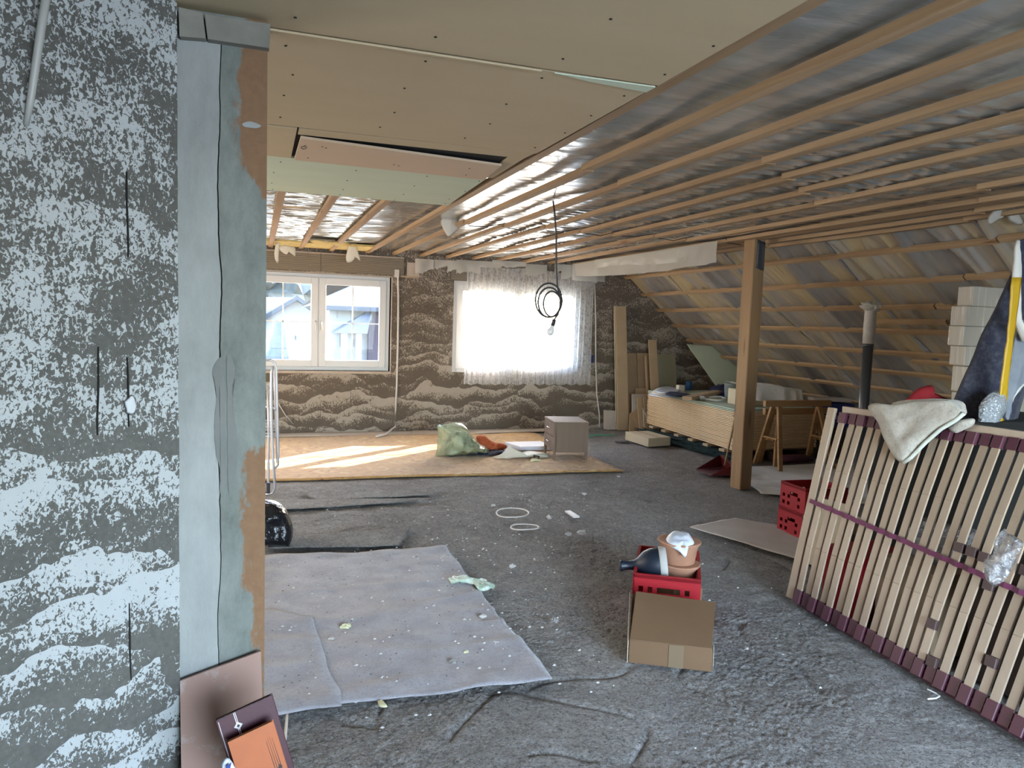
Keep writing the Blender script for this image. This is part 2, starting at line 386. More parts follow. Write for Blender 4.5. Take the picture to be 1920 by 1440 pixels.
M['foliage'] = plain('tree_foliage', (.025, .032, .03), .9, (.085, .09, .09), 1); M['lawn'] = plain('street_and_garden', (.08, .085, .075), .95, (.12, .12, .115), .2)
M['dark_glass'] = plain('house_window_glass', (.03, .04, .05), .2); M['bark'] = plain('bark', (.08, .06, .05), .9)
# goods
M['mdf'] = plain('chipboard_tan', (.42, .31, .19), .8, (.47, .35, .23), 5, 90, .001)
M['mdf_dark'] = plain('chipboard_brown', (.32, .22, .13), .8, (.38, .27, .17), 5)
M['mdf_green'] = plain('chipboard_green_print', (.26, .26, .17), .8, (.36, .29, .19), 2)
M['gyp_edge'] = plain('board_edge_cream', (.76, .58, .36), .85, (.82, .64, .42), 12, 60)
M['gyp_edge2'] = plain('board_edge_grey', (.40, .33, .26), .85, (.46, .39, .31), 12)
M['gyp_green'] = plain('board_top_green', (.42, .52, .42), .85, (.50, .60, .50), 5)
M['cardboard'] = plain('cardboard', (.14, .078, .036), .85, (.16, .09, .045), 4, 50, .001)
M['cardboard_pale'] = plain('cardboard_pale', (.50, .43, .31), .85, (.55, .48, .36), 4)
M['cardboard_dust'] = plain('dusty_cardboard_sheet', (.42, .37, .33), .9, (.52, .48, .44), 3, 40, .004)
M['tape'] = plain('brown_tape', (.18, .125, .075), .35)
m = N('drawer_oak'); g = m.noise(1, 4, .6, m.map((22, 22, 1.5))); m.set(m.mix(g, (.15, .105, .077), (.20, .145, .105)), .7); M['oak'] = m.m
M['metal'] = plain('satin_steel', (.6, .6, .6), .3, Metallic=1.0)
M['rack'] = plain('rack_wire', (.62, .62, .66), .35, Metallic=.6)
M['black_bag'] = plain('black_bin_liner', (.008, .009, .012), .22, None, 8, 14, .03, .7)
m = N('green_film'); m.set((.34, .40, .27), .25, Specular_IOR_Level=.7); m.bump(m.noise(9, 4), .6, .03); m.thin((.55, .62, .42), m.ramp(m.noise(7, 4, .6, None, 1.5), [(.35, .45), (.6, .97)]), .35); M['green_film'] = m.m
m = N('cream_film'); m.set((.74, .74, .64), .3); m.bump(m.noise(12, 4), .6, .02); m.thin((.8, .8, .7), .9, .35); M['cream_film'] = m.m
m = N('clear_film'); m.set((.50, .49, .50), .14, Specular_IOR_Level=1.0, Metallic=.55); m.bump(m.noise(22, 5, .6, None, 1.0), .9, .03); m.thin((.5, .5, .52), m.ramp(m.noise(16, 4, .6, None, 1.0), [(.4, .3), (.6, .95)]), .08); M['clear_film'] = m.m
M['orange_cloth'] = plain('rust_cloth', (.38, .075, .02), .9, (.46, .11, .04), 8, 12, .03, .7); M['navy_cloth'] = plain('navy_cloth', (.012, .016, .05), .9, None, 8, 12, .03, .6)
M['white_plastic'] = plain('white_plastic', (.75, .75, .76), .4); M['red_plastic'] = plain('red_plastic', (.32, .008, .015), .42, None, 8)
M['dustpan'] = plain('dustpan_red', (.10, .006, .010), .45); M['terracotta'] = plain('terracotta', (.33, .16, .095), .75, (.40, .21, .135), 10, 60, .001); M['terracotta_in'] = plain('terracotta_dusty', (.40, .18, .10), .8)
M['navy_glaze'] = plain('navy_glaze', (.006, .012, .024), .45); M['strap_grey'] = plain('grey_strap', (.38, .37, .35), .8)
M['maroon'] = plain('maroon_leather', (.04, .0015, .009), .5, None, 8, 120, .001, .2); M['orange_cover'] = plain('orange_cover', (.36, .10, .03), .6, (.33, .09, .028), 20, 150, .001, .2)
M['paper'] = plain('paper_pages', (.62, .58, .5), .8); M['silver_print'] = plain('silver_print', (.5, .46, .46), .5); M['black_print'] = plain('black_print', (.03, .015, .01), .6)
m = N('brown_panel'); m.set(m.mix(m.ramp(m.noise(7, 6, .65), [(.52, 0.), (.66, .8)]), (.30, .185, .145), (.40, .37, .36)), .7); m.bump(m.noise(50, 3), .2, .002); M['brown_panel'] = m.m
m = N('slat_beech'); g = m.noise(1, 4, .6, m.map((26, 26, 2))); m.set(m.mix(g, (.32, .235, .165), (.42, .325, .24)), .36); M['slat'] = m.m
M['slat_cap'] = plain('maroon_rubber', (.085, .022, .038), .5); M['strap_purple'] = plain('purple_strap', (.13, .022, .065), .7); M['slider'] = plain('brown_rubber', (.06, .03, .03), .55)
M['blanket'] = felt('cream_fleece', (.40, .37, .315), (.50, .465, .405), 14); M['blanket_edge'] = plain('fleece_piping', (.55, .58, .52), .8, None, 8, 30)
M['red_cloth'] = plain('red_cloth', (.24, .006, .012), .85, None, 8, 14, .02, .6)
m = N('navy_felt_roll'); m.set(m.mix(m.ramp(m.noise(30, 6, .75), [(.45, 0.), (.75, .6)]), (.022, .024, .045), (.12, .12, .13)), .95, Sheen_Weight=.15); m.bump(m.noise(90, 3), .4, .004); M['navy_felt'] = m.m
M['yellow_strap'] = plain('yellow_strap', (.50, .30, .012), .5); M['grey_fabric'] = plain('grey_lining', (.16, .18, .22), .9, (.24, .26, .29), 8, 20, .01, .5); M['lining_edge'] = plain('pale_hem', (.62, .60, .55), .7)
m = N('bubble_wrap'); m.set((.34, .36, .38), .2, Specular_IOR_Level=.9); m.bump(m.vor(70), .8, .01); M['bubble'] = m.m
m = N('shrink_wrapped_board'); wv = m.noise(1, 4, .6, m.map((30, 30, 2)), .5); m.set(m.mix(m.ramp(wv, [(.55, 0.), (.68, .7)]), (.40, .36, .30), (.62, .60, .56)), .28, Coat_Weight=.6); m.bump(wv, .5, .008); M['wrapped'] = m.m
M['pipe_dark'] = plain('anthracite_pipe', (.055, .058, .065), .32); M['zinc'] = plain('dusty_zinc', (.46, .44, .40), .5, (.55, .52, .48), 20, 40, .002)
M['blue_box'] = plain('blue_print', (.012, .02, .13), .6); M['letter'] = plain('box_lettering', (.45, .45, .48), .6)
M['dark_net'] = plain('dark_green_net', (.012, .028, .032), .95, (.02, .05, .05), 20, 40, .03, .9); M['blue_can'] = plain('blue_tin', (.02, .08, .20), .35)
M['bucket'] = plain('zinc_bucket', (.33, .40, .41), .4, (.42, .48, .49), 14, Metallic=.4); M['sheet_white'] = plain('white_dust_sheet', (.78, .77, .75), .85, None, 8, 10, .03, .6)
M['chalk'] = plain('plaster_crumb', (.5, .485, .46), .9); M['crumb_dark'] = plain('dark_crumb', (.08, .075, .07), .9); M['dark_wood'] = plain('dark_timber', (.05, .03, .02), .8)
M['wrapper'] = plain('green_white_wrapper', (.70, .74, .68), .4, (.25, .42, .27), 35, 30, .01, .7); M['leaf'] = plain('dry_leaf', (.62, .60, .38), .8)
M['bulb'] = plain('frosted_bulb', (.75, .75, .76), .25); M['conduit'] = plain('grey_conduit', (.36, .36, .34), .45)
M['light_blue'] = plain('pale_blue_film', (.55, .62, .74), .35, (.70, .72, .78), 14, 25, .01, .6); M['dark_blue_print'] = plain('dark_blue_print', (.03, .05, .2), .5)

# ------------------------------------------------------------------ the room shell
ZC = 2.47                                   # foil plane of the flat ceiling
SA, SB = -.809245, 6.524479                 # roof slope: z = SA*x + SB, underside of its battens
def zs(x): return SA * x + SB
SN = V((-SA, 0, 1)).normalized()            # up and out through the roof
def floor_h(x, y):
    p = V((x, y, 0)); return .010 * noise.noise(p * 1.3) + .006 * noise.noise(p * 5.2) + .003 * noise.noise(p * 13)
def floor_fine(x, y):
    p = V((x, y, 0)); k = min(1, max(0, .5 + 1.6 * noise.noise(p * 1.1 + V((3, 1, 0))))) * .8 + .2
    e = .0075 * k * (.75 * noise.noise(p * 44) + .9 * noise.noise(p * 83)) - .004 * k * max(0, abs(noise.noise(p * 27)) - .12)
    c = noise.noise(p * 2.1 + V((0, 0, 7))); e -= .012 * max(0, .04 - abs(c)) / .04 * (noise.noise(p * .9) > .1)
    return floor_h(x, y) + min(e, .005)
def axis(segs):
    out = []
    for a, b, n in segs: out += [a + (b - a) * i / n for i in range(n)]
    return out + [segs[-1][1]]
FX = axis([(-3, -.4, 20), (-.4, 4.4, 340), (4.4, 8.3, 70)]); FY = axis([(-2.4, 1.5, 16), (1.5, 4.2, 215), (4.2, 7, 130), (7, 10.4, 70)])
g = G(); g.v = [(x, y, floor_fine(x, y) - .012) for y in FY for x in FX]; nx = len(FX)
g.f = [(j * nx + i, j * nx + i + 1, (j + 1) * nx + i + 1, (j + 1) * nx + i) for j in range(len(FY) - 1) for i in range(nx - 1)]
struct(g.build('floor', M['floor'], smooth=True, loc=(0, 0, 0)), 'rough grey screed floor')
W1 = (-.18, 1.72, .83, 2.12); W2 = (2.60, 4.56, .83, 2.12); YF = 10.1; TH = .32
def wbox(poly): return [(x, YF, z) for x, z in poly]
g = G(); d = (0, TH, 0)
for poly in ([(-3.1, -.1), (-.18, -.1), (-.18, 2.62), (-3.1, 2.62)], [(-.18, -.1), (1.72, -.1), (1.72, .83), (-.18, .83)], [(-.18, 2.12), (1.72, 2.12), (1.72, 2.62), (-.18, 2.62)],
             [(1.72, -.1), (2.60, -.1), (2.60, 2.62), (1.72, 2.62)], [(2.60, -.1), (4.56, -.1), (4.56, .83), (2.60, .83)], [(2.60, 2.12), (4.56, 2.12), (4.56, 2.62), (2.60, 2.62)],
             [(4.56, -.1), (8.3, -.1), (8.3, .01), (4.95, 2.72), (4.56, 2.72)]):
    g.prism(wbox(poly), d)
wall_far = struct(g.build('wall_far', M['wall_far'], loc=(0, YF, 0)), 'gable wall of pale block trowelled with brown adhesive')
# open vertical joints between blocks
def joint(parent, x0, x1, z0, z1, mapf, name='joint_gap'):
    g = G(); n = 8; L = []; R = []
    for i in range(n + 1):
        t = i / n; z = z0 + (z1 - z0) * t; c = x0 + (x1 - x0) * t + .003 * noise.noise(V((z * 9, x0, 0)))
        wd = .0017 * (math.sin(math.pi * (.06 + .88 * t)) ** .5) * (1 + .5 * noise.noise(V((z * 20, 3, x0))))
        L.append((c - wd, z)); R.append((c + wd, z))
    for i in range(n):
        q = [L[i], R[i], R[i + 1], L[i + 1]]; g.hexa([mapf(x, z, .0015) for x, z in q], [mapf(x, z, -.004) for x, z in q])
    return g.build(name, M['gap'], parent)
for x, z0, z1 in ((1.95, 1.0, 1.25), (2.2, 1.28, 1.42), (2.42, 1.3, 1.45), (1.2, .35, .6), (.8, .2, .44), (.45, .1, .35), (1.5, .1, .3), (5.2, .9, 1.1)):
    joint(wall_far, x, x, z0, z1, lambda x, z, d: V((x, YF - d, z)))
g = G().box((-3.3, -2.6, -.1), (-3, 10.42, 2.62)); struct(g.build('wall_left', M['wall_dim']), 'hidden side wall of the attic')
g = G()
for a, b in (((-3.3, -.1), (.3, 2.62)), ((3.4, -.1), (8.3, 2.62)), ((.3, -.1), (3.4, .5)), ((.3, 2.2), (3.4, 2.62))): g.box((a[0], -2.6, a[1]), (b[0], -2.4, b[1]))
struct(g.build('wall_rear', M['wall_dim']), 'rear wall behind the camera')
# near left wall: runs at an angle into the pillar
PY = 2.33
wa = V((-.2135, 2.30, 0)); wd_ = V((-.8, -.6, 0)).normalized(); wn = V((wd_.y, -wd_.x, 0))
if wn.y > 0: wn = -wn
def nw(s_, z, d=0): return wa + wd_ * s_ + wn * d + V((0, 0, z))
g = G(); g.slab(lambda u, v: nw(1.9 * u, 2.47 * v, .004 * noise.noise(V((u * 9, v * 12, 0))) + .0015 * noise.noise(V((u * 60, v * 80, 0)))), 110, 140, -wn * .2)
wall_near = struct(g.build('wall_near', M['wall_near'], smooth=False, loc=tuple(wa)), 'near block wall smeared with grey mortar')
def nwp(px, py):
    p = aP(px, py, wa, wn); return (p - wa).dot(wd_), p.z
for pts in (((237, 322), (238, 482)), ((180, 650), (186, 815)), ((240, 670), (239, 800)), ((243, 1130), (243, 1275))):
    a = nwp(*pts[0]); b = nwp(*pts[1]); joint(wall_near, a[0], b[0], b[1], a[1], lambda x, z, d: nw(x, z, d + .004))
sc_, zc0 = nwp(243, 760); g = G(); Q = []
for k in range(16):
    a_ = k / 16 * 6.283; rr = .021 * (1 + .3 * noise.noise(V((math.cos(a_) * 1.5, math.sin(a_) * 1.5, 2)))); Q.append(nw(sc_ + rr * math.cos(a_) * .75, zc0 + rr * 1.2 * math.sin(a_), .006))
g.puff(Q, wn, .006, 4, .001, 30, .2); g.build('plaster_dab', plain('white_dab', (.5, .52, .53), .8), wall_near, True)
# pillar core and its facing boards
PX0, PX1 = -.217, .024
g = G().box((PX0 - .02, PY + .016, 0), (PX1 - .004, PY + .13, 2.46)); g.box((-3, PY + .04, 0), (PX0 - .02, PY + .12, 2.47))
pillar = struct(g.build('wall_pillar', M['stained'], loc=(0, PY, 0)), 'end of the partition wall, faced with filled board strips')
def crack(z): return -.106 + .004 * math.sin(z * 9) + .006 * noise.noise(V((z * 7, 0, 0))) + .002 * noise.noise(V((z * 45, 1, 0)))
zt = aY(430, 78, PY).z; NZ = 120
def strip(name, mat, fa, fb):
    g = G(); g.slab(lambda u, v: (fa(v * zt) * (1 - u) + fb(v * zt) * u, PY - .001 * noise.noise(V((u * 3, v * 20, 2))), v * zt), 6, NZ, (0, .014, 0))
    return g.build(name, mat, pillar)
strip('pale_filled_strip', M['filler'], lambda z: PX0, lambda z: crack(z) - .0016); strip('stained_strip', M['stained'], lambda z: crack(z) + .0016 - .0008 * math.sin(z * 3), lambda z: PX1)
g = G().box((-.14, PY + .0135, .01), (-.07, PY + .0142, zt)); g.build('dark_cavity', M['gap'], pillar)
# blots of filler over the crack
def blot(pts, name, mat):
    Q = [aY(x, y, PY - .0015) for x, y in pts]; n_ = len(Q); P = []
    for i in range(n_):
        for k in range(6):
            t = k / 6; a, b, c, d = Q[i - 1], Q[i], Q[(i + 1) % n_], Q[(i + 2) % n_]
            p = .5 * (2 * b + (c - a) * t + (2 * a - 5 * b + 4 * c - d) * t * t + (3 * b - a - 3 * c + d) * t ** 3); P.append(V((p.x + .002 * noise.noise(p * 60), PY - .0024, p.z + .002 * noise.noise(p * 50))))
    c = sum(P, V()) / len(P); g = G(); N_ = len(P); g.add([c] + P + [p + V((0, .004, 0)) for p in P], [(0, i + 1, (i + 1) % N_ + 1) for i in range(N_)] + [(i + 1, (i + 1) % N_ + 1, (i + 1) % N_ + 1 + N_, i + 1 + N_) for i in range(N_)]); return g.build(name, mat, pillar)
blot([(398, 700), (406, 678), (420, 668), (421, 700), (422, 760), (424, 850), (424, 905), (412, 925), (414, 890), (405, 850), (402, 800), (406, 750), (412, 715)], 'filler_blot', M['filler_dark'])
blot([(426, 668), (440, 690), (436, 730), (440, 780), (446, 830), (444, 880), (432, 925), (428, 905), (427, 850), (426, 760)], 'filler_blot', M['filler_dark'])
blot([(455, 232), (470, 228), (490, 236), (478, 240), (460, 238)], 'filler_smear', M['filler'])
# short board trim over the pillar
g = G(); P = [aY(334, 12, PY - .03), aY(380, 24, PY - .03), aY(386, 72, PY - .03), aY(336, 68, PY - .03)]; g.prism(P, (0, .035, 0))
a_ = struct(g.build('trim_1', M['concrete_trim'], bevel=.002), 'short dirty board offcut above the pillar, left piece')
g = G(); P = [aY(383, 25, PY - .03), aY(507, 44, PY - .03), aY(505, 90, PY - .03), aY(389, 73, PY - .03)]; g.prism(P, (0, .035, 0)); 
a_ = struct(g.build('trim_2', M['concrete_trim'], bevel=.002), 'long dirty board offcut above the pillar, right piece')
# ceiling: foil, structural slab, battens, plasterboards
g = G().box((-3.3, -2.6, 2.60), (5.0, 10.42, 2.75)); ceiling = struct(g.build('ceiling', M['wool'], loc=(0, 0, 2.6)), 'flat attic ceiling with foil, battens and plasterboard')
def foil_z(x, y):
    k = (.55 + .45 * math.sin(x * 2.1 + 1)) * min(1, max(.18, (y - 1.6) / 2.2))
    r = 1 - abs(noise.noise(V((x * 2.6 + y * .8, y * 7.5 + x * 1.2, 0)))) * 2.0
    r2 = 1 - abs(noise.noise(V((x * 5 - y * 1.5, y * 17, 4)))) * 2.0
    return ZC + .010 + .018 * noise.noise(V((x * 1.5, y * 1.2, 1))) - .018 * r * k - .007 * r2 * k
g = G(); g.grid(lambda u, v: (-3 + 8.05 * u, -2.4 + 12.5 * v, foil_z(-3 + 8.05 * u, -2.4 + 12.5 * v)), 230, 760); g.build('vapour_foil', M['foil'], ceiling, True)
BX = [-2.2, -1.8, -1.4, -1.0, -.6, -.22, .16, .54, .92, 1.388, 1.75, 2.13, 2.5, 2.87, 3.24, 3.63, 4.02, 4.40, 4.74, 5.0]
for i, x in enumerate(BX):
    yj = 6.35 + (i % 3) * .06 if x > 1.5 else 99
    y0 = -2.3
    if x < 1.2: y0 = 5.3
    cuts = [y0, 3.25 + .3 * (i % 4), yj, 10.08] if x > 1.5 else [y0, 10.08]
    for k in range(len(cuts) - 1):
        dx = (.012 if k % 2 else -.006) + random.uniform(-.006, .006); dz = random.uniform(-.004, .004) - (.004 if k % 2 else 0)
        w_ = .054 + random.uniform(-.004, .004)
        def fn(p): return p
        g = G(); n = 10; ya, yb = cuts[k], cuts[k + 1] + .03 * (k < len(cuts) - 2)
        for s_ in range(n):
            A = ya + (yb - ya) * s_ / n; B = ya + (yb - ya) * (s_ + 1) / n
            o1 = .004 * noise.noise(V((A * .9, x * 3, 0))); o2 = .004 * noise.noise(V((B * .9, x * 3, 0)))
            z1 = .006 * noise.noise(V((A * .5, x * 3, 9))); z2 = .006 * noise.noise(V((B * .5, x * 3, 9)))
            top = 2.452
            g.hexa([(x - w_ / 2 + dx + o1, A, 2.42 + dz + z1), (x + w_ / 2 + dx + o1, A, 2.42 + dz + z1), (x + w_ / 2 + dx + o2, B, 2.42 + dz + z2), (x - w_ / 2 + dx + o2, B, 2.42 + dz + z2)],
                   [(x - w_ / 2 + dx + o1, A, top + dz + z1), (x + w_ / 2 + dx + o1, A, top + dz + z1), (x + w_ / 2 + dx + o2, B, top + dz + z2), (x - w_ / 2 + dx + o2, B, top + dz + z2)])
        g.build('batten', M['batten'], ceiling, loc=(x, (ya + yb) / 2, 2.43))
# purlin edge plank above the post
g = G().bar((4.50, -2.2, 2.437), (4.50, 10.05, 2.437), .11, .03); g.build('plank', M['batten'], ceiling, loc=(4.5, 4, 2.43))
# plasterboards (underside at 2.405), with thin joints
XR = 1.335
def pboard(name, poly, mat, z=2.404, th=.0125, label=None):
    g = G().prism([(x, y, z) for x, y in poly], (0, 0, th)); o = g.build(name, mat, ceiling, loc=(poly[0][0], poly[0][1], z), bevel=.0015)
    if label: o['label'] = label
    return o
pboard('plasterboard', [(-2.9, -2.3), (XR, -2.3), (XR, 1.14), (-2.9, 1.14)], M['board'])
pboard('plasterboard', [(-.9, 1.15), (XR, 1.15), (XR, 2.375), (-.9, 2.395)], M['board'], 2.402)
pboard('plasterboard', [(-2.9, 2.415), (XR, 2.40), (1.325, 3.555), (-2.9, 3.60)], M['board'])
pboard('board_strip', [(-2.9, 3.606), (.168, 3.60), (.168, 4.27), (-2.9, 4.28)], M['board'], label='plain strip left of the loose offcut')
pboard('board_strip', [(.176, 3.60), (1.32, 3.56), (1.31, 3.70), (.176, 3.715)], M['board'], 2.406, label='narrow strip behind the loose offcut')
pboard('loose_offcut', [(.19, 3.725), (1.24, 3.86), (1.27, 4.285), (.185, 4.25)], M['board_pink'], 2.392, label='pinkish loose offcut with a ring mark')
g = G().box((.16, 3.55, 2.4165), (1.24, 4.25, 2.419)); g.build('dark_recess', M['gap'], ceiling)
pboard('board_corner', [(1.235, 3.70), (1.315, 3.70), (1.325, 4.29), (1.24, 4.29)], M['board'], 2.409)
pboard('green_board', [(-2.9, 4.285), (.185, 4.265), (1.29, 4.30), (1.33, 5.42), (-2.9, 5.44)], M['board_green'], label='pale green moisture board at the end')
# pale edge strip and long shallow joint batten seen between boards
g = G().bar((-.9, 2.405, 2.399), (.9, 2.397, 2.399), .012, .006); g.build('joint_lip', M['board'], ceiling)
g = G().prism([(.95, 2.40, 2.3995), (1.33, 2.385, 2.3995), (1.33, 2.45, 2.3995), (1.1, 2.43, 2.3995)], (0, 0, .004)); g.build('joint_filler', M['board_green'], ceiling)
# screws
g = G()
for yy in (1.25, 1.6, 1.95, 2.28, 2.5, 2.8, 3.1, 3.42, 4.4, 4.75, 5.1, 5.35):
    for xx_ in (.1, .52, .93, 1.28):
        x = xx_ + random.uniform(-.02, .02); y = yy + random.uniform(-.03, .03); z = 2.4035 if 1.15 > 0 else 0
        g.lathe([(.0045, 0), (.0045, -.0022), (.001, -.003)], (x, y, 2.4035 if y > 2.4 else 2.4018), n=8)
for p in ((.3, 3.85), (.32, 3.87), (.7, 4.1), (.73, 4.12), (1.1, 4.0), (1.13, 4.18), (.25, 4.15)): g.lathe([(.004, 0), (.004, -.002), (.001, -.0026)], (*p, 2.3915), n=8)
o = g.build('screw_heads', M['gap'], ceiling); o['kind'] = 'stuff'
g = G(); c = fl(569, 277, 2.391); g.tube([c + V((.013 * math.cos(t / 14 * 6.283), .03 * math.sin(t / 14 * 6.283), 0)) for t in range(14)], .0012, 5, True); g.bar(c + V((0, -.03, 0)), c + V((.006, -.06, 0)), .002, .001)
g.build('ring_mark', M['gap'], ceiling)
# sloped side
g = G(); g.prism([(4.95, -2.6, zs(4.95) + .17), (8.35, -2.6, zs(8.35) + .17), (8.35, -2.6, zs(8.35) + .32), (4.95, -2.6, zs(4.95) + .32)], (0, 13.02, 0))
slope = struct(g.build('ceiling_slope', M['wool'], loc=(6, 4, 1.8)), 'sloped roof side with foil and counter battens')
def slope_pt(u, v):
    x = 4.93 + 3.2 * u; y = -2.4 + 12.5 * v; off = .045
    ph = (y + x * .10 + .05 * math.sin(x * 3)) / .78; f = ph - math.floor(ph); e = min(f, 1 - f)
    fold = math.exp(-(e / .05) ** 2) * .055 * (.6 + .8 * abs(noise.noise(V((math.floor(ph + .5) * 3.1, x * .8, 0)))))
    w_ = .022 * noise.noise(V((x * 1.0, y * 4.5 + x * .8, 2))) + .010 * (1 - 2 * abs(noise.noise(V((x * 1.2, y * 11 + x * 2.2, 7)))))
    n2 = noise.noise(V((x * .55 + y * .06, y * 2.3 + x * .35, 11))); fold += .030 * math.exp(-(n2 / .05) ** 2)
    n3 = noise.noise(V((x * .8, y * 4.1 + x * .6, 21))); fold += .016 * math.exp(-(n3 / .06) ** 2)
    sag = .03 * math.sin(math.pi * f)
    p = V((x, y, zs(x))) + SN * max(.006 + .01 * abs(w_) * 20, off - fold + w_ + sag * .6); return p
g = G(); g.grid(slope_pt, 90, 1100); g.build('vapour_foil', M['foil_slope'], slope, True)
# rafter shadows behind the foil, put on as thin dark strips along the folds
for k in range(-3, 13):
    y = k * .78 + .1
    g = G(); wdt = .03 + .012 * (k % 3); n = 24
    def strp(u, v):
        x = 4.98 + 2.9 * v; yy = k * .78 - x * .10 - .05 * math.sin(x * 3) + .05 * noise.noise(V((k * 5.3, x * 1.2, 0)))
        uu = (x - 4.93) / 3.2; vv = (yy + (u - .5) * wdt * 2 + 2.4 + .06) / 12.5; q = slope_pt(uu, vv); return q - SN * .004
    if -2.2 < y < 9.9 and k % 2 == 0: g.grid(strp, 4, n); g.build('rafter_shade_strip', M['grey_fabric'], slope, True)
for i, x in enumerate((5.24, 5.54, 5.82, 6.10, 6.38, 6.66, 6.93, 7.22, 7.5)):
    for k, (ya, yb) in enumerate(((-2.3, 4.1 + .5 * (i % 3)), (4.12 + .5 * (i % 3), 10.08))):
        g = G(); n = 10; w_ = .05
        for s_ in range(n):
            A = ya + (yb - ya) * s_ / n; B = ya + (yb - ya) * (s_ + 1) / n; q = []
            for yy in (A, B):
                o_ = .008 * noise.noise(V((yy * .6, x * 4, k * 3))) + (.008 if k else 0); c = V((x, yy, zs(x))) + V((1, 0, SA)).normalized() * o_ + SN * .004 * noise.noise(V((yy, x, 5)))
                t = V((1, 0, SA)).normalized() * (w_ / 2); q.append((c - t, c + t, c + t + SN * .03, c - t + SN * .03))
            g.hexa(q[0], q[1])
        g.build('batten', M['batten'], slope, loc=(x, (ya + yb) / 2, zs(x)))
x = 6.47
g = G().bar((x, 3.6, zs(x)), (x, 5.9, zs(x)), .045, .03, SN); g.build('batten', M['batten'], slope, loc=(x, 4.7, zs(x)))
x = 5.97; g = G().bar((x, 5.1, zs(x) - .005), (x, 5.95, zs(x) - .005), .05, .03, SN); g.build('batten', M['batten'], slope, loc=(x, 5.5, zs(x)))
g = G().box((7.7, -2.4, 0), (8.3, 10.2, .28)); struct(g.build('wall_right', M['wall_dim']), 'low eaves block under the slope')

# windows
def window(idx, x0, x1, z0, z1, label, rec=.10):
    y = YF + rec; fw = .06; xm = (x0 + x1) / 2
    g = G(); g.box((x0, y, z0), (x0 + fw, y + .07, z1)); g.box((x1 - fw, y, z0), (x1, y + .07, z1)); g.box((x0 + fw, y, z0), (x1 - fw, y + .07, z0 + fw)); g.box((x0 + fw, y, z1 - fw), (x1 - fw, y + .07, z1))
    g.box((xm - .02, y, z0 + fw), (xm + .02, y + .07, z1 - fw))
    win = struct(g.build('window_%d' % idx, M['pvc'], loc=(xm, y, z0), bevel=.004), label)
    for s_, (a, b) in enumerate(((x0 + fw - .01, xm - .006), (xm + .006, x1 - fw + .01))):
        c, d_ = z0 + fw - .01, z1 - fw + .01; sw = .09; yy = y - .015
        g = G(); g.box((a, yy, c), (a + sw, yy + .06, d_)); g.box((b - sw, yy, c), (b, yy + .06, d_)); g.box((a + sw, yy, c), (b - sw, yy + .06, c + sw)); g.box((a + sw, yy, d_ - sw), (b - sw, yy + .06, d_))
        sash = g.build('sash', M['pvc'], win, bevel=.004)
        g = G().box((a + sw - .005, yy + .028, c + sw - .005), (b - sw + .005, yy + .032, d_ - sw + .005)); g.build('pane', M['glass'], sash)
        gx = (a + b) / 2; gz = (c + d_) / 2
        g = G(); g.box((gx - .009, yy + .034, c + sw), (gx + .009, yy + .042, d_ - sw)); g.box((a + sw, yy + .034, gz - .009), (b - sw, yy + .042, gz + .009)); g.build('glazing_bar', M['pvc'], sash)
        hx = xm + (-.035 if s_ == 0 else .035); hz = gz - .02
        g = G(); g.box((hx - .012, yy - .012, hz - .03), (hx + .012, yy, hz + .04)); g.tube([(hx, yy - .01, hz + .02), (hx, yy - .045, hz + .02), (hx, yy - .05, hz - .09)], .010, 8); g.build('handle', M['pvc'], sash, True)
    return win
w1 = window(1, *W1, 'white two sash window, left, with a view of houses'); w2 = window(2, *W2, 'white window behind the lace curtain', .02)
# plaster bead round window one and pale sill smear
g = G(); y = YF - .004; x0, x1, z0, z1 = W1
g.box((x1, y, z0 - .02), (x1 + .018, y + .12, z1)); g.box((x0 - .018, y, z0 - .035), (x1 + .018, y + .1, z0)); g.box((x0 - .018, y, z1 - .0), (x1, y + .1, z1 + .012)); struct(g.build('trim_3', M['underlay'], bevel=.004), 'pale filler bead round the left window')
g = G(); g.box((-.6, YF - .03, 2.145), (.78, YF + .02, 2.375)); sh = struct(g.build('trim_4', M['shutter'], loc=(0, YF, 2.2)), 'ribbed shutter box over the left window')
g = G(); g.box((.786, YF - .03, 2.145), (1.885, YF + .02, 2.37)); g.build('cover_panel', M['shutter'], sh)
g = G(); g.box((-.6, YF - .035, 2.375), (1.885, YF + .02, 2.39)); g.build('edge_strip', M['underlay'], sh)
g = G(); g.box((2.55, YF - .03, 2.13), (4.88, YF + .02, 2.30)); struct(g.build('trim_5', M['shutter'], loc=(0, YF, 2.2)), 'ribbed shutter box over the curtained window')
g = G(); g.box((1.93, YF - .02, 2.14), (2.10, YF + .01, 2.33)); struct(g.build('trim_6', M['underlay'], loc=(0, YF, 2.2)), 'small pale board patch between the shutter boxes')
# lace curtain
CX0, CX1 = 2.76, 4.71
def curt(u, v):
    s_ = u * 46 * math.pi + .9 * math.sin(u * 21) + .5 * math.sin(v * 3 + u * 9); x = CX0 + (CX1 - CX0) * u + .008 * math.sin(s_ * 2)
    top = 2.335 - .10 * max(0, (u - .45)) ** 1.2 - .05 * max(0, .16 - u) + .01 * math.sin(u * 15)
    z = .665 + .012 * math.sin(s_ * .5) * (1 - v) + (top - .665 - 0) * v
    return (x, YF - .075 - .03 * (.6 + .4 * noise.noise(V((u * 14, v * 1.5, 0)))) * math.sin(s_), z)
g = G(); g.grid(curt, 620, 30); tag(g.build('lace_curtain', M['curtain'], smooth=True, loc=(3.7, YF - .08, .66)), 'white pleated lace curtain over the sunlit right window', 'curtain')

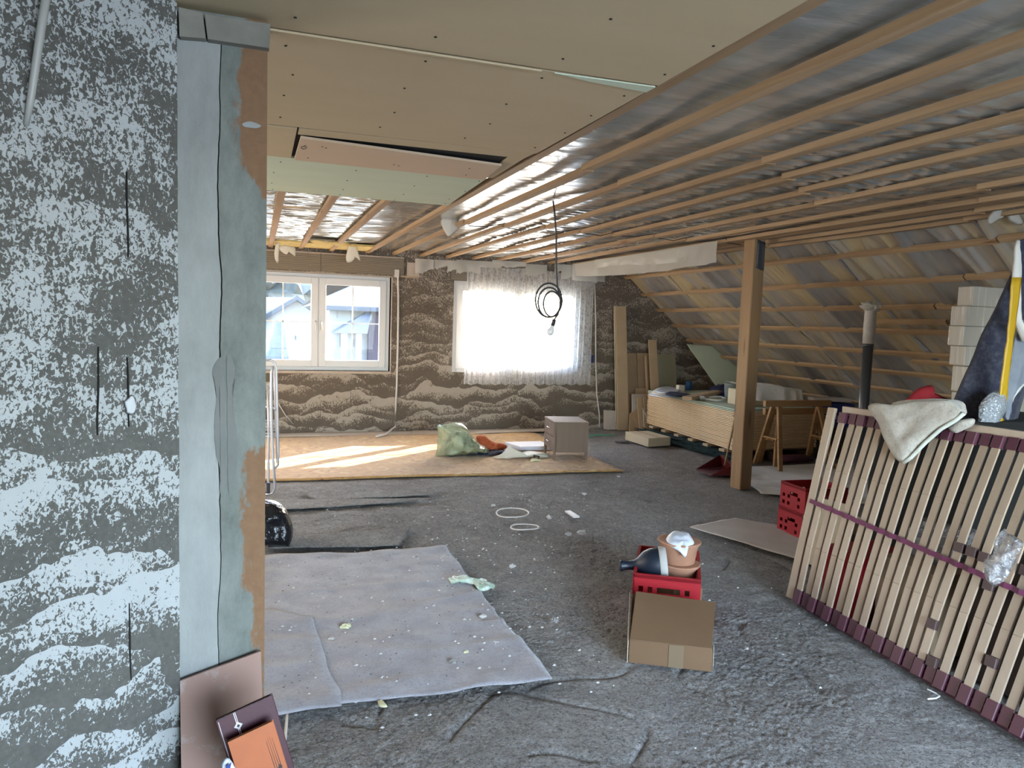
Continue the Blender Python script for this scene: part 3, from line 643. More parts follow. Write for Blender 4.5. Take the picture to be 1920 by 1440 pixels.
# torn foil flaps along the far wall and the purlin
def flap(p0, p1, drop, seed, jag=.02, name='torn_foil_flap', n=24, sw=.02, mat=None):
    p0, p1 = V(p0), V(p1); d = (p1 - p0); nrm = V((d.y, -d.x, 0)).normalized()
    def fn(u, v):
        b = p0 + d * u; hgt = drop(u) if callable(drop) else drop
        hgt *= 1 + jag * noise.noise(V((u * 9 + seed, 0, seed)))
        return b + V((0, 0, -hgt * v)) + nrm * (sw * noise.noise(V((u * 7 * d.length + seed, v * 1.2, seed))) * (.3 + v))
    g = G(); g.grid(fn, n, 8); return g, mat
fl_root = ceiling
for i, (xa, xb, top, dr) in enumerate(((2.02, 2.28, 2.38, .19), (2.28, 2.48, 2.38, .12), (2.46, 2.62, 2.38, .16), (2.60, 2.95, 2.40, .20), (2.92, 3.25, 2.40, .10), (3.1, 3.6, 2.42, .09), (3.62, 3.95, 2.40, .16), (4.05, 4.16, 2.42, .14), (4.15, 4.66, 2.42, .20))):
    yv = YF - .11 - .03 * (i % 3)
    g, _ = flap((xa, yv, top), (xb, yv, top), (lambda u, dr=dr, i=i: dr * (1 - .25 * u + .1 * math.sin(u * 5 + i))), i * 1.7, .15)
    o = g.build('torn_foil_flap', M['flap'], ceiling, True)
g, _ = flap(fl(1345, 452, 2.43), (4.32, 9.85, 2.43), lambda u: .21 + .03 * math.sin(u * 4), 3, .05, n=60, sw=.03); g.build('long_foil_flap', M['flap'], ceiling, True)
g, _ = flap(fl(1310, 462, 2.41), (4.18, 8.9, 2.41), lambda u: .12 + .02 * math.sin(u * 6), 8, .05, n=60, sw=.03); g.build('long_foil_flap', M['flap'], ceiling, True)
g, _ = flap((4.28, 9.84, 2.43), (4.72, 9.9, 2.43), lambda u: .24, 5, .05, n=20); g.build('torn_foil_flap', M['flap'], ceiling, True)
g, _ = flap((4.62, 9.9, 2.3), (4.86, 9.95, 2.3), lambda u: .1, 15, .05, n=20); g.build('torn_foil_flap', M['flap'], ceiling, True)
# small rags hanging in the left bay, near batten ends and near the roll
def rag(pts, Y, seed, mat='flap'):
    g = G(); g.puff([aY(x, y, Y) for x, y in pts], (0, -1, 0), .02, 5, .02, 8, -.6, seed); return g.build('foil_rag', M[mat], ceiling, True)
rag([(827, 415), (845, 402), (862, 420), (850, 438), (838, 443)], 6.7, 1)
rag([(515, 460), (524, 455), (523, 488), (517, 491)], 9.6, 2); rag([(520, 462), (553, 462), (552, 482), (545, 470), (535, 478)], 9.6, 3)
rag([(654, 455), (665, 450), (676, 487), (668, 482), (660, 491), (650, 488)], 9.5, 4); rag([(596, 440), (604, 430), (618, 455), (606, 456)], 9.3, 5)
rag([(1793, 380), (1810, 376), (1808, 392), (1800, 400)], 4.2, 6); rag([(1856, 408), (1878, 378), (1890, 374), (1886, 400), (1870, 415), (1858, 423)], 3.9, 7); rag([(1884, 372), (1920, 372), (1920, 420), (1900, 420), (1886, 404)], 3.9, 8)
g = G(); g.box((-.1, 9.35, 2.435), (1.4, 9.98, 2.46)); o = g.build('exposed_wool', M['wool'], ceiling)
g = G(); g.puff([(.62, 8.9, 2.43), (1.0, 8.95, 2.43), (1.05, 9.2, 2.43), (.6, 9.15, 2.43)], (0, 0, -1), .03, 4, .02, 8); g.build('exposed_wool', M['wool'], ceiling, True)
# black hook wire running across batten ends
pts = []
xs = [1.80, 2.16, 2.53, 2.9, 3.27, 3.66, 4.05, 4.40]
for i, x in enumerate(xs):
    y = 6.50 - .03 * i; pts += [(x - .03, y, 2.455), (x, y, 2.412), (x + .06, y, 2.41), (x + .17, y + .02, 2.402 if i % 2 else 2.42)]
g = G().tube(pts, .004, 6); g.build('hook_wire', M['cable'], ceiling, True)

# ------------------------------------------------------------------ outside
g = G().box((-60, 12, -3.4), (90, 120, -3.2)); struct(g.build('ground', M['lawn'], loc=(0, 12, -3.2)), 'street and gardens outside')
YH = 41.0
def hp(px, py, Y=YH): return aY(px, py, Y)
def house(name, label, gable, ridge_len, wallm, roofm, Y, base=-3.2, wins=(), side='gable'):
    """gable: left x, peak (x,z), right x, eave z in world; front at Y"""
    xl, xp, xr, zp, ze = gable; t = thing(name, label, 'house', ((xl + xr) / 2, Y, base))
    g = G().prism([(xl, Y, base), (xr, Y, base), (xr, Y, ze), (xp, Y, zp), (xl, Y, ze)], (0, ridge_len, 0)); g.build('walls', wallm, t)
    for a in (xl - .5, xr + .5):
        k = (a - xp) / ((xl if a < xp else xr) - xp); ea = zp + (ze - zp) * k
        P = [(xp, Y - .6, zp + .02), (a, Y - .6, ea + .02)]; g = G().prism([P[0], P[1], (P[1][0], Y - .6, ea + .25), (xp, Y - .6, zp + .27)], (0, ridge_len + 1.2, 0)); g.build('roof', roofm, t)
    for (x0, z0, x1, z1) in wins:
        g = G().box((x0, Y - .06, z0), (x1, Y + .02, z1)); f = g.build('window', M['render_white'], t); g = G().box((x0 + .12, Y - .08, z0 + .12), (x1 - .12, Y - .05, z1 - .12)); g.build('pane', M['dark_glass'], f)
    return t
a = hp(498, 603); b = hp(556, 564); c_ = hp(604, 610)
def ww(px0, py0, px1, py1, Y=YH): p = hp(px0, py1, Y); q = hp(px1, py0, Y); return (p.x, p.z, q.x, q.z)
house('gabled_house', 'white gabled house with dark roof seen through the left sash', (a.x - .2, b.x, c_.x + .3, b.z, a.z), 9, M['render_white'], M['roof_dark'], YH, wins=(ww(543, 586, 552, 592), ww(556, 586, 565, 592), ww(548, 625, 560, 645)))
g = G().prism([hp(554, 563, 44), hp(470, 561, 44), hp(455, 604, 41), hp(500, 604, 41)], (0, .3, .15)); g.build('wing_roof', M['roof_dark'], bpy.data.objects['gabled_house'])
Y2 = 30.0; a = hp(612, 572, Y2); b = hp(700, 535, Y2); 
t = thing('brick_house', 'two storey brick and white house with a hipped roof seen through the right sash', 'house', (b.x, Y2, -3.2))
x0, x1, x2 = hp(618, 600, Y2).x, hp(689, 600, Y2).x, hp(760, 600, Y2).x; ze = hp(650, 574, Y2).z
g = G().box((x0, Y2, -3.2), (x1, Y2 + 8, ze)); g.build('white_wall', M['render_white'], t)
g = G().box((x1, Y2 - .4, -3.2), (x2, Y2 + 8, ze)); g.build('brick_wall', M['brick_purple'], t)
g = G(); g.add([(x0 - .6, Y2 - .8, ze), (x2 + 1, Y2 - .8, ze), (x2 + 1, Y2 + 9, ze), (x0 - .6, Y2 + 9, ze), (x0 + 4.5, Y2 + 4, ze + 2.6), (x2 - 1, Y2 + 4, ze + 2.6), (x0 - .6, Y2 - .8, ze - .2), (x2 + 1, Y2 - .8, ze - .2)], [(0, 1, 5, 4), (1, 2, 5), (2, 3, 4, 5), (3, 0, 4), (6, 7, 1, 0), (0, 3, 2, 1)]); g.build('roof', M['roof_pale'], t)
g = G().bar((x0 - .6, Y2 - .85, ze - .1), (x2 + 1, Y2 - .85, ze - .1), .16, .16); g.build('gutter', M['roof_dark'], t)
for q in ((628, 580, 640, 600), (660, 580, 672, 602), (690, 578, 697, 602), (636, 628, 642, 655), (664, 632, 668, 655)):
    X0, Z0, X1, Z1 = ww(*q, Y=Y2 - .45); yb = Y2 - .45 if q[0] > 689 else Y2 - .05
    g = G().box((X0, yb, Z0), (X1, yb + .08, Z1)); f = g.build('window', M['render_white'], t); g = G().box((X0 + .08, yb - .02, Z0 + .08), (X1 - .08, yb + .02, Z1 - .08)); g.build('pane', M['dark_glass'], f)
p = hp(630, 624, Y2 - 2); q = hp(688, 612, Y2 - 2); g = G(); g.add([(p.x, Y2 - 2.2, p.z), (q.x, Y2 - 2.2, p.z), (q.x, Y2, p.z), (p.x, Y2, p.z), ((p.x + q.x) / 2 + 1, Y2 - .3, p.z + 1)], [(0, 1, 4), (1, 2, 4), (2, 3, 4), (3, 0, 4), (3, 2, 1, 0)]); g.build('porch_roof', M['roof_dark'], t)
for xx_ in (p.x + .3, q.x - .3): g = G().bar((xx_, Y2 - 2, -3.2), (xx_, Y2 - 2, p.z), .2, .2); g.build('porch_post', M['render_white'], t)
p = hp(527, 590, 26); t = thing('conifer', 'tall narrow conifer in front of the white gabled house', 'tree', (p.x, 26, -3.2))
g = G()
n_ = 14
prof = [(.02, 0)]
for j in range(9): z = j / 9; prof += [(1.0 * (1 - z * .92), z), (.78 * (1 - z * .92), z + .06)]
g.lathe([(r * 1.25 * (1), .6 + z * (p.z + 2.6)) for r, z in prof[1:]] + [(.01, .6 + .98 * (p.z + 2.6))], (p.x, 26, -3.2), n=12); g.build('foliage', M['foliage'], t)
g = G().tube([(p.x, 26, -3.2), (p.x, 26, -2)], .15); g.build('trunk', M['bark'], t)
for i, (px, py, r, YT) in enumerate(((490, 535, 4.2, 58), (540, 535, 4.2, 68), (592, 535, 4.6, 79), (640, 533, 4.6, 90), (684, 538, 5, 102))):
    c = hp(px, py, YT); t = thing('garden_tree', ['leafy tree far behind the roof of the white gabled house', 'leafy tree behind the gable peak of the white house', 'leafy tree in the gap between both houses', 'leafy tree behind the left end of the hipped roof', 'farthest leafy tree above the hipped roof ridge'][i], 'tree', (c.x, YT, -3.2), 'trees beyond the houses')
    g = G().blob((c.x, YT, c.z), (r, r, r * .9), .5, 3, i, 40); g.build('crown', M['foliage'], t); g = G().tube([(c.x, YT, -3.2), (c.x, YT, c.z)], .4); g.build('trunk', M['bark'], t)
p0 = hp(545, 642, 28); p1 = hp(622, 642, 28)
t = thing('garden_fence', 'low white rail fence in front of the houses', 'fence', (p0.x, 28, -3.2))
for zz in (p0.z, p0.z - .4, p0.z - .8): g = G().bar((p0.x - 3, 28, zz), (p1.x, 28, zz), .08, .14); g.build('rail', M['render_white'], t)
for k in range(6): xx_ = p0.x - 3 + (p1.x - p0.x + 3) * k / 5; g = G().bar((xx_, 28, -3.2), (xx_, 28, p0.z + .1), .12, .12); g.build('fence_post', M['render_white'], t)
exec_marker = 1
# ------------------------------------------------------------------ floor coverings
def lay(name, pts, mat, label, cat, th=.006, amp=.012, nu=40, nv=40, z=.004, fr=2.2, seed=0, bevel=0, group=None, rim=None):
    A, B, Cc, D = [V(p) for p in pts]       # A near-left, B near-right, C far-right, D far-left
    def fn(u, v):
        p = A.lerp(B, u).lerp(D.lerp(Cc, u), v)
        e = V(((noise.noise(V((u * 4 + seed, v * 4, 0)))) * .02, noise.noise(V((u * 4, v * 4 + seed, 3))) * .02, 0))
        if 0 < u < 1 and 0 < v < 1: e *= .2
        h_ = amp * (noise.noise(V((p.x * fr + seed, p.y * fr, 1))) * .6 + .5) + amp * .7 * max(0, .25 - abs(noise.noise(V((p.x * 1.1 + seed, p.y * 3.4, 5))))) * 3 * (amp > .015) + amp * .4 * noise.noise(V((p.x * 6, p.y * 6, seed)))
        p = p + e; return (p.x, p.y, z + max(0, h_) + max(0, floor_h(p.x, p.y) - .008))
    g = G().slab(fn, nu, nv, (0, 0, -th)); o = g.build(name, mat, smooth=True, loc=tuple((A + Cc) / 2)); tag(o, label, cat, group); return o
P2 = lambda x, y: (x, y, 0)
lay('patterned_carpet', [P2(-1.6, 7.22), P2(3.73, 6.98), P2(3.72, 9.66), P2(-1.6, 9.72)], M['carpet'], 'large orange patterned carpet lying below the two windows', 'carpet', .012, .012, 80, 40, .008, 1.2)
lay('grey_felt_mat', [P2(-1.3, 2.92), fl(1035, 1280), fl(835, 1031), P2(-1.3, 4.92)], M['felt'], 'lilac grey felt mat with crumbs in the left foreground', 'mat', .005, .022, 90, 80, .006, 2.0, 2)
lay('felt_strip', [P2(-1.1, 2.84), P2(.32, 2.84), fl(585, 1165), P2(-1.1, 4.6)], M['felt'], 'narrow felt piece lying on the left edge of the lilac mat', 'mat', .004, .022, 30, 40, .013, 2.0, 2)
lay('floor_felt_piece', [fl(505, 1032), fl(750, 1026), fl(772, 992), fl(500, 1012)], M['floor'], 'dusty grey felt piece just beyond the lilac mat', 'mat', .006, .012, 30, 20, .012, 2, 4)
lay('floor_felt_piece', [fl(500, 962), fl(700, 948), fl(843, 936), fl(505, 940)], M['floor'], 'long dusty felt strip nearer to the carpet edge', 'mat', .006, .012, 30, 20, .012, 2, 5)
lay('floor_felt_piece', [fl(590, 940), fl(820, 930), fl(730, 912), fl(560, 922)], M['floor'], 'dusty felt piece touching the front edge of the carpet', 'mat', .006, .010, 30, 20, .010, 2, 6)
lay('white_floor_sheet', [P2(4.55, 5.75), P2(5.9, 4.75), P2(7.2, 6.9), P2(5.0, 6.95)], M['felt_white'], 'pale floor sheet under the wooden trestles right of the post', 'sheet', .005, .010, 40, 30, .005, 2, 7)
lay('pale_underlay', [P2(-1.2, 9.75), P2(2.2, 9.72), P2(2.2, 10.05), P2(-1.2, 10.05)], M['underlay'], 'pale underlay strip at the foot of the wall, left part', 'underlay', .004, .006, 30, 6, .005, 2, 8)
lay('pale_underlay', [P2(1.95, 9.60), P2(4.1, 9.78), P2(4.2, 10.05), P2(2.05, 10.05)], M['underlay'], 'pale underlay piece at the wall foot, under the curtain', 'underlay', .004, .006, 30, 6, .012, 2, 9)
o = lay('flat_cardboard', [fl(1293, 992), V((3.55, 3.75, 0)), V((4.4, 4.15, 0)), fl(1378, 975)], M['cardboard_dust'], 'flat dusty cardboard sheet between the red crate and slats', 'cardboard', .006, .012, 40, 30, .012, 1.6, 10)

# ------------------------------------------------------------------ post and pipe
t = thing('timber_post', 'square timber post holding up the ceiling beam', 'post', (4.50, 5.98, 0))
g = G(); c = V((4.52, 6.03, 0)); R_ = Matrix.Rotation(math.radians(4), 3, 'Z')
def sq(s_, z, k=0): return [c + R_ @ V((x * s_ + k, y * s_, z)) for x, y in ((-.062, -.075), (.062, -.075), (.068, -.069), (.068, .069), (.062, .075), (-.062, .075), (-.068, .069), (-.068, -.069))]
L = 16
for i in range(L):
    a = 2.42 * i / L; b = 2.42 * (i + 1) / L; g.hexa(sq(1 + .02 * noise.noise(V((a * 2, 0, 0))), a), sq(1 + .02 * noise.noise(V((b * 2, 0, 0))), b))
g.build('timber', M['post'], t)
g = G(); q0 = c + R_ @ V((-.035, -.082, 2.42)); g.slab(lambda u, v: c + R_ @ V((-.035 + .09 * u, -.081 - .006 * math.sin(u * 7), 2.418 - .27 * v - .02 * u)), 8, 6, (0, .001, 0)); g.build('plastic_scrap', M['pipe_dark'], t, True)
pz = fl(1628, 845)
PP = V((5.45, 5.35, 0)); pt = aY(1632, 590, 5.35); PP = V((pt.x, 5.35, 0))
t = thing('vent_pipe', 'dark grey vent pipe with a zinc top piece', 'pipe', tuple(PP))
g = G().lathe([(.045, 0), (.045, 1.52)], PP, n=24); g.build('dark_tube', M['pipe_dark'], t, True)
z_ = aY(1632, 645, 5.35).z
g = G().lathe([(.0455, z_ - .02), (.0475, z_ - .018), (.0475, z_)], PP, n=24); g.build('collar', M['pipe_dark'], t, True)
zt2 = aY(1637, 580, 5.35).z
g = G().lathe([(.044, z_), (.05, z_ + .005), (.051, z_ + .12), (.052, z_ + .125), (.052, z_ + .16), (.050, zt2 - .02), (.054, zt2)], PP, n=24); g.build('zinc_sleeve', M['zinc'], t, True)
g = G().blob(PP + V((0, 0, zt2 + .02)), (.09, .08, .05), .4, 3, 3); g.build('foil_collar', M['flap'], t, True)

# ------------------------------------------------------------------ plasterboard stack
A0 = V((5.25, 7.2, 0)); ang = math.radians(-1.5); Ux = V((math.cos(.03), math.sin(.03), 0)); Uy = V((.07, 1, 0)).normalized()
LX, LY = 1.25, 2.3; ZB = .155; NB = 25; bt = .0195
t = thing('plasterboard_stack', 'waist low stack of plasterboards with cream edges on a pallet', 'board stack', tuple(A0))
first = None
for k in range(NB):
    j = V((random.uniform(-.006, .006), random.uniform(-.01, .01), 0)); z = ZB + k * bt; green = k >= NB - 2
    if first is None or green:
        o0 = A0 + V((0, 0, z)) + j; P = [o0, o0 + Ux * LX, o0 + Ux * LX + Uy * LY, o0 + Uy * LY]
        g = G().prism(P, (0, 0, bt - .006)); o = g.build('plasterboard', M['gyp_green'] if green else M['gyp_edge'], t, loc=tuple(o0), bevel=.003)
        if green: o['label'] = 'green board on top'
        if first is None: first = o
    else: dup(first, V((0, 0, z)) + j, t)
ZT = ZB + NB * bt
for k in range(6):
    y = .15 + k * .38; p = A0 + Uy * y + V((0, 0, .13)) - Ux * .05; g = G().bar(p, p + Ux * 1.3, .10, .03); g.build('pallet_slat', M['mdf'], t, loc=tuple(p))
for k in range(3):
    p = A0 + Ux * (.22 + k * .42) + V((0, 0, .06)); g = G().bar(p, p + Uy * 2.2, .09, .11); g.build('pallet_runner', M['dark_wood'], t)
g = G().blob(A0 + Uy * 1.2 + Ux * -.02 + V((0, 0, .05)), (.09, 1.15, .06), .6, 6, 2, 40, .7); tag(g.build('dark_net', M['dark_net'], loc=tuple(A0 + Uy * 1.2)), 'dark green netting bunched under the long side of the board stack', 'net')
for k in range(2):
    p = A0 + Ux * .5 + Uy * (-.1 + .02 * k) + V((0, 0, .05 + .0)); 
g = G().lathe([(.0, 0), (.05, 0), (.05, .55), (0, .55)], A0 + V((.5, -.12, .055)), (1, 0, 0), 16); tag(g.build('dark_red_tube', M['slat_cap'], smooth=True, loc=tuple(A0 + V((.5, -.12, 0)))), 'dark red tube lying under the trestles by the pallet', 'tube')

# things on the stack
def st(px, py, dz=0): return fl(px, py, ZT + dz)
# papers
t = thing('paper_pile', 'loose pile of white and blue papers on the left corner of the board stack', 'papers', tuple(st(1255, 742)))
for k, (pts, m_, nm) in enumerate((([(1216, 741), (1262, 745), (1293, 741), (1268, 731), (1240, 729)], 'light_blue', 'sheet'), ([(1222, 738), (1258, 741), (1288, 739), (1275, 728), (1236, 727)], 'paper', 'sheet'), ([(1228, 735), (1256, 738), (1276, 733), (1262, 725), (1240, 725)], 'light_blue', 'sheet'), ([(1250, 740), (1292, 742), (1291, 738), (1256, 734)], 'navy_cloth', 'folder'))):
    g = G().puff([st(x, y, .008 + .012 * k) for x, y in pts], (0, 0, 1), .008, 4, .006, 9, .6, k); g.build(nm, M[m_], t, True)
p = st(1276, 735); g = G().box((p.x - .05, p.y - .03, ZT), (p.x + .05, p.y + .05, ZT + .10)); tag(g.build('cream_carton', M['paper'], loc=(p.x, p.y, ZT), bevel=.006), 'small cream carton behind the papers', 'carton')
p = st(1291, 731); g = G().lathe([(.04, 0), (.043, .005), (.043, .11), (.046, .115), (.046, .125), (.0, .127)], (p.x, p.y, ZT), n=20); tag(g.build('dark_blue_jar', M['blue_can'], smooth=True, loc=(p.x, p.y, ZT)), 'dark blue jar beside the cream carton', 'jar')
a, b = st(1288, 747, .03), st(1345, 735, .05); g = G().bar(a, b, .13, .045, ch=.008); tag(g.build('wood_offcut', M['mdf'], loc=tuple(a)), 'thick wooden offcut lying across the middle of the stack', 'wood')
g = G().puff([st(1330, 738, .02), st(1372, 742, .02), st(1376, 728, .05), st(1350, 722, .10), st(1335, 726, .06)], (-.3, -.6, .7), .06, 6, .03, 9, .5, 3); tag(g.build('blue_sack', M['blue_box'], smooth=True, loc=tuple(st(1350, 738))), 'crumpled blue and white plastic sack beside the bucket', 'sack')
g = G().puff([st(1338, 728, .03), st(1345, 735, .05), st(1352, 722, .10), st(1344, 720, .09)], (-.6, -.7, .4), .03, 4, .02, 12, .5, 4); tag(g.build('silver_bag', M['clear_film'], smooth=True, loc=tuple(st(1345, 738))), 'shiny silver film on the left of the blue sack', 'film')
p = st(1370, 747); g = G().lathe([(.075, 0), (.078, .004), (.095, .19), (.10, .195), (.10, .203), (.092, .203), (.074, .012), (0, .012)], (p.x, p.y, ZT), n=26)
t = thing('zinc_bucket', 'grey zinc bucket on the stack left of the post', 'bucket', (p.x, p.y, ZT)); g.build('body', M['bucket'], t, True)
g = G().tube([(p.x + .1 * math.cos(k / 12 * math.pi), p.y - .02 - .05 * math.sin(k / 12 * math.pi), ZT + .2 - .03 * math.sin(k / 12 * math.pi)) for k in range(13)], .003, 5); g.build('bail_handle', M['metal'], t, True)
t = thing('white_hose', 'white roll of cloth tape and hose on the front edge of the stack', 'roll', tuple(st(1335, 750)))
g = G().tube([st(1312, 746, .02), st(1320, 748, .015), st(1345, 751, .012), st(1362, 748, .02), st(1350, 744, .02), st(1330, 745, .02)], .014, 8); g.build('hose', M['white_plastic'], t, True)
g = G().blob(st(1316, 746, .03), (.04, .03, .03), .3, 4, 1, 16); g.build('knot', M['white_plastic'], t, True)
p = st(1425, 752); g = G().lathe([(.045, 0), (.045, .15), (.04, .155), (0, .155)], (p.x - .1, p.y, ZT), n=20); tag(g.build('blue_can', M['blue_can'], smooth=True, loc=(p.x - .1, p.y, ZT)), 'blue tin just right of the post on the stack', 'can')
# dust-sheeted box
t = thing('sheeted_box', 'long box draped with a white dust sheet on the stack', 'box', tuple(st(1450, 745)))
X0, X1 = aY(1388, 720, 7.5).x, aY(1502, 750, 7.45).x
g = G().box((X0 + .02, 7.48, ZT), (X1 - .06, 7.76, ZT + .19)); g.build('box', M['cardboard_pale'], t)
def shfn(u, v):
    x = X0 - .0 + (X1 - X0) * u; zt_ = ZT + .27 - .06 * u - .02 * math.sin(u * 9)
    if v < .5: s_ = v / .5; return (x, 7.80 - .36 * s_, zt_ + .008 * noise.noise(V((u * 8, s_ * 4, 0))))
    s_ = (v - .5) / .5; return (x + .02 * s_ * noise.noise(V((u * 6, 0, 3))), 7.44 - .04 * s_ - .03 * s_ * math.sin(u * 24 + math.sin(u * 7) * 2), zt_ - (zt_ - ZT - .012) * s_ * (1 if u > .35 else .68 + .3 * u))
g = G().slab(shfn, 60, 24, (0, .002, .002)); g.build('dust_sheet', M['sheet_white'], t, True)

# ------------------------------------------------------------------ trestles
def trestle(loc, lenx, h, spread, label, rz=0, low=True, g2='wooden trestles by the board stack'):
    t = thing('wooden_trestle', label, 'trestle', loc, g2); x, y, z = loc; c_, s_ = math.cos(rz), math.sin(rz)
    def P(a, b, zz): return V((x + a * c_ - b * s_, y + a * s_ + b * c_, zz))
    g = G().bar(P(-lenx / 2, 0, h - .035), P(lenx / 2, 0, h - .035), .045, .07); g.build('beam', M['batten_x'], t)
    for a in (-lenx / 2 + .16, lenx / 2 - .16):
        k = -1 if a < 0 else 1
        for b in (-1, 1):
            g = G().bar(P(a + k * .02 * b, b * .03, h - .07), P(a + k * .07, b * spread, .012), .05, .03, (0, 1, 0)); g.build('leg', M['batten_x'], t)
        g = G().bar(P(a + k * .04, -spread * .55, h * .45), P(a + k * .04, spread * .55, h * .45), .05, .02); g.build('cross_brace', M['batten_x'], t)
    return t
trestle((5.86, 6.86, 0), .92, .775, .22, 'brown wooden trestle in front, its beam the higher one', .0)
trestle((5.98, 7.02, 0), .92, .665, .14, 'brown wooden trestle behind, its beam the lower one', .02)

# ------------------------------------------------------------------ shovel-like dustpan and broom by the post
t = thing('long_handled_dustpan', 'dark red long-handled dustpan leaning on the post', 'dustpan', tuple(fl(1350, 893)))
p = fl(1326, 893); q = fl(1372, 886); Yp = p.y
hx = [V((p.x, p.y - .06, .012)), V((p.x + .30, p.y - .10, .012)), V((q.x, q.y + .18, .012)), V((p.x + .03, p.y + .26, .012))]
g = G(); g.hexa(hx, [v + V((0, 0, .012)) for v in hx]); g.build('pan', M['slat_cap'], t, bevel=.003)
g = G().hexa([hx[1], hx[2], hx[2] + V((.02, 0, 0)), hx[1] + V((.02, 0, 0))], [hx[1] + V((-.04, .04, .10)), hx[2] + V((-.04, 0, .15)), hx[2] + V((-.0, 0, .15)), hx[1] + V((.0, .04, .10))]); g.build('back_wall', M['dustpan'], t, bevel=.003)
g = G().add([hx[0] + V((0, 0, .012)), hx[1] + V((0, 0, .012)), hx[1] + V((-.04, .04, .10))], [(0, 1, 2)]); g.add([hx[3] + V((0, 0, .012)), hx[2] + V((0, 0, .012)), hx[2] + V((-.04, 0, .15))], [(0, 2, 1)]); g.add([hx[1] + V((0, 0, .012)), hx[1] + V((-.04, .04, .10)), hx[2] + V((-.04, 0, .15)), hx[2] + V((0, 0, .012))], [(0, 1, 2, 3)]); g.build('side_cheeks', M['dustpan'], t)
a = aY(1359, 872, 6.45); b = aY(1384, 757, 6.18); g = G().tube([a, b], .011, 8); g.build('handle', M['mdf_dark'], t, True)
t = thing('broom', 'thin pale broom stick standing behind the post beside the dustpan', 'broom', tuple(fl(1371, 870)))
a = aY(1371, 868, 6.55); a.z = .05; b = aY(1383, 760, 6.3); g = G().tube([a, b], .010, 8); g.build('stick', M['oak'], t, True)
g = G().box((a.x - .02, a.y - .12, .0), (a.x + .03, a.y + .12, .05)); g.build('brush_head', M['red_plastic'], t)

# ------------------------------------------------------------------ boards leaning at the far wall
def lean(name, px, mat, label, w_=None, Yb=9.7, Yt=10.02, th=.016, cat='board', group=None):
    """px: bottom-left, bottom-right, top-right, top-left pixels"""
    bl = fl(*px[0]); br = fl(*px[1]); Yf = bl.y
    bl = aY(*px[0], Yb); br = aY(*px[1], Yb); tr = aY(*px[2], Yt); tl = aY(*px[3], Yt); bl.z = max(bl.z, .004); br.z = max(br.z, .004)
    bl.z = br.z = .004 if min(bl.z, br.z) < .12 else bl.z
    g = G().prism([bl, br, tr, tl], (0, th, 0)); o = g.build(name, mat, loc=tuple(bl), bevel=.002); tag(o, label, cat, group); return o
lean('tall_board', [(1155, 806), (1162, 806), (1158, 574), (1151, 574)], M['cardboard_pale'], 'tallest narrow board at the far wall, thin pale one behind', Yb=9.86, Yt=10.0)
lean('tall_board', [(1159, 807), (1179, 807), (1174, 574), (1155, 574)], M['mdf'], 'tallest tan board leaning at the far wall right of the curtain', Yb=9.78, Yt=9.97, th=.03)
lean('middle_board', [(1225, 806), (1240, 806), (1231, 637), (1216, 637)], M['mdf'], 'second tallest narrow board, against the wide panels', Yb=9.74, Yt=9.92, th=.02)
lean('wide_panel', [(1178, 800), (1200, 800), (1193, 662), (1176, 662)], M['mdf_dark'], 'wide brown panel directly right of the tallest board', Yb=9.9, Yt=10.04)
lean('wide_panel', [(1200, 800), (1226, 800), (1218, 662), (1194, 662)], M['mdf_dark'], 'wide brown panel between the two tall boards', Yb=9.9, Yt=10.04)
lean('wide_panel', [(1236, 800), (1272, 800), (1266, 664), (1230, 664)], M['mdf_green'], 'rightmost wide panel with a green stripe behind the papers', Yb=9.9, Yt=10.04)
lean('slim_board', [(1216, 806), (1220, 806), (1212, 668), (1209, 668)], M['mdf'], 'slim tilted lath left of the middle board', Yb=9.7, Yt=9.95)
lean('short_panel', [(1190, 806), (1217, 806), (1211, 728), (1193, 728)], M['mdf_dark'], 'short brown panel low behind the small boards', Yb=9.72, Yt=9.86)
lean('short_panel', [(1186, 800), (1216, 800), (1212, 739), (1185, 739)], M['cardboard_dust'], 'short greyish panel with a pale top edge', Yb=9.66, Yt=9.8)
lean('short_panel', [(1200, 808), (1210, 808), (1203, 744), (1194, 744)], M['mdf'], 'front small tan board, left one', Yb=9.55, Yt=9.7)
lean('short_panel', [(1210, 808), (1222, 808), (1218, 744), (1206, 744)], M['mdf'], 'front small tan board, right one beside the stack', Yb=9.55, Yt=9.7)
lean('cut_panel', [(1180, 808), (1199, 808), (1195, 766), (1181, 776)], M['mdf_dark'], 'small panel with a slanted cut top at the floor', Yb=9.6, Yt=9.68)
lean('rubble_block', [(1138, 803), (1154, 803), (1154, 770), (1138, 770)], M['cardboard_dust'], 'grey block standing at the wall left of the tallest board', Yb=9.86, Yt=9.9, th=.12, cat='block')
g = G(); q = aY(1206, 770, 9.5)
for e in ((1186, 807), (1208, 808), (1219, 807)): r_ = fl(*e); g.tube([q, V((r_.x, 9.42, .006))], .004, 5)
g.tube([q + V((.0, 0, .01)), q + V((.02, 0, .03)), q + V((-.02, 0, .03)), q], .004, 5)
tag(g.build('pale_string', M['white_cable'], smooth=True, loc=(q.x, 9.42, 0)), 'pale string hanging in front of the small boards', 'string')
lean('green_leaning_board', [(1352, 737), (1425, 745), (1372, 652), (1288, 645)], M['board_green'], 'green moisture board leaning under the slope beyond the stack', Yb=9.35, Yt=9.6, th=.013)
g = G(); a = aY(1352, 735, 9.3); 
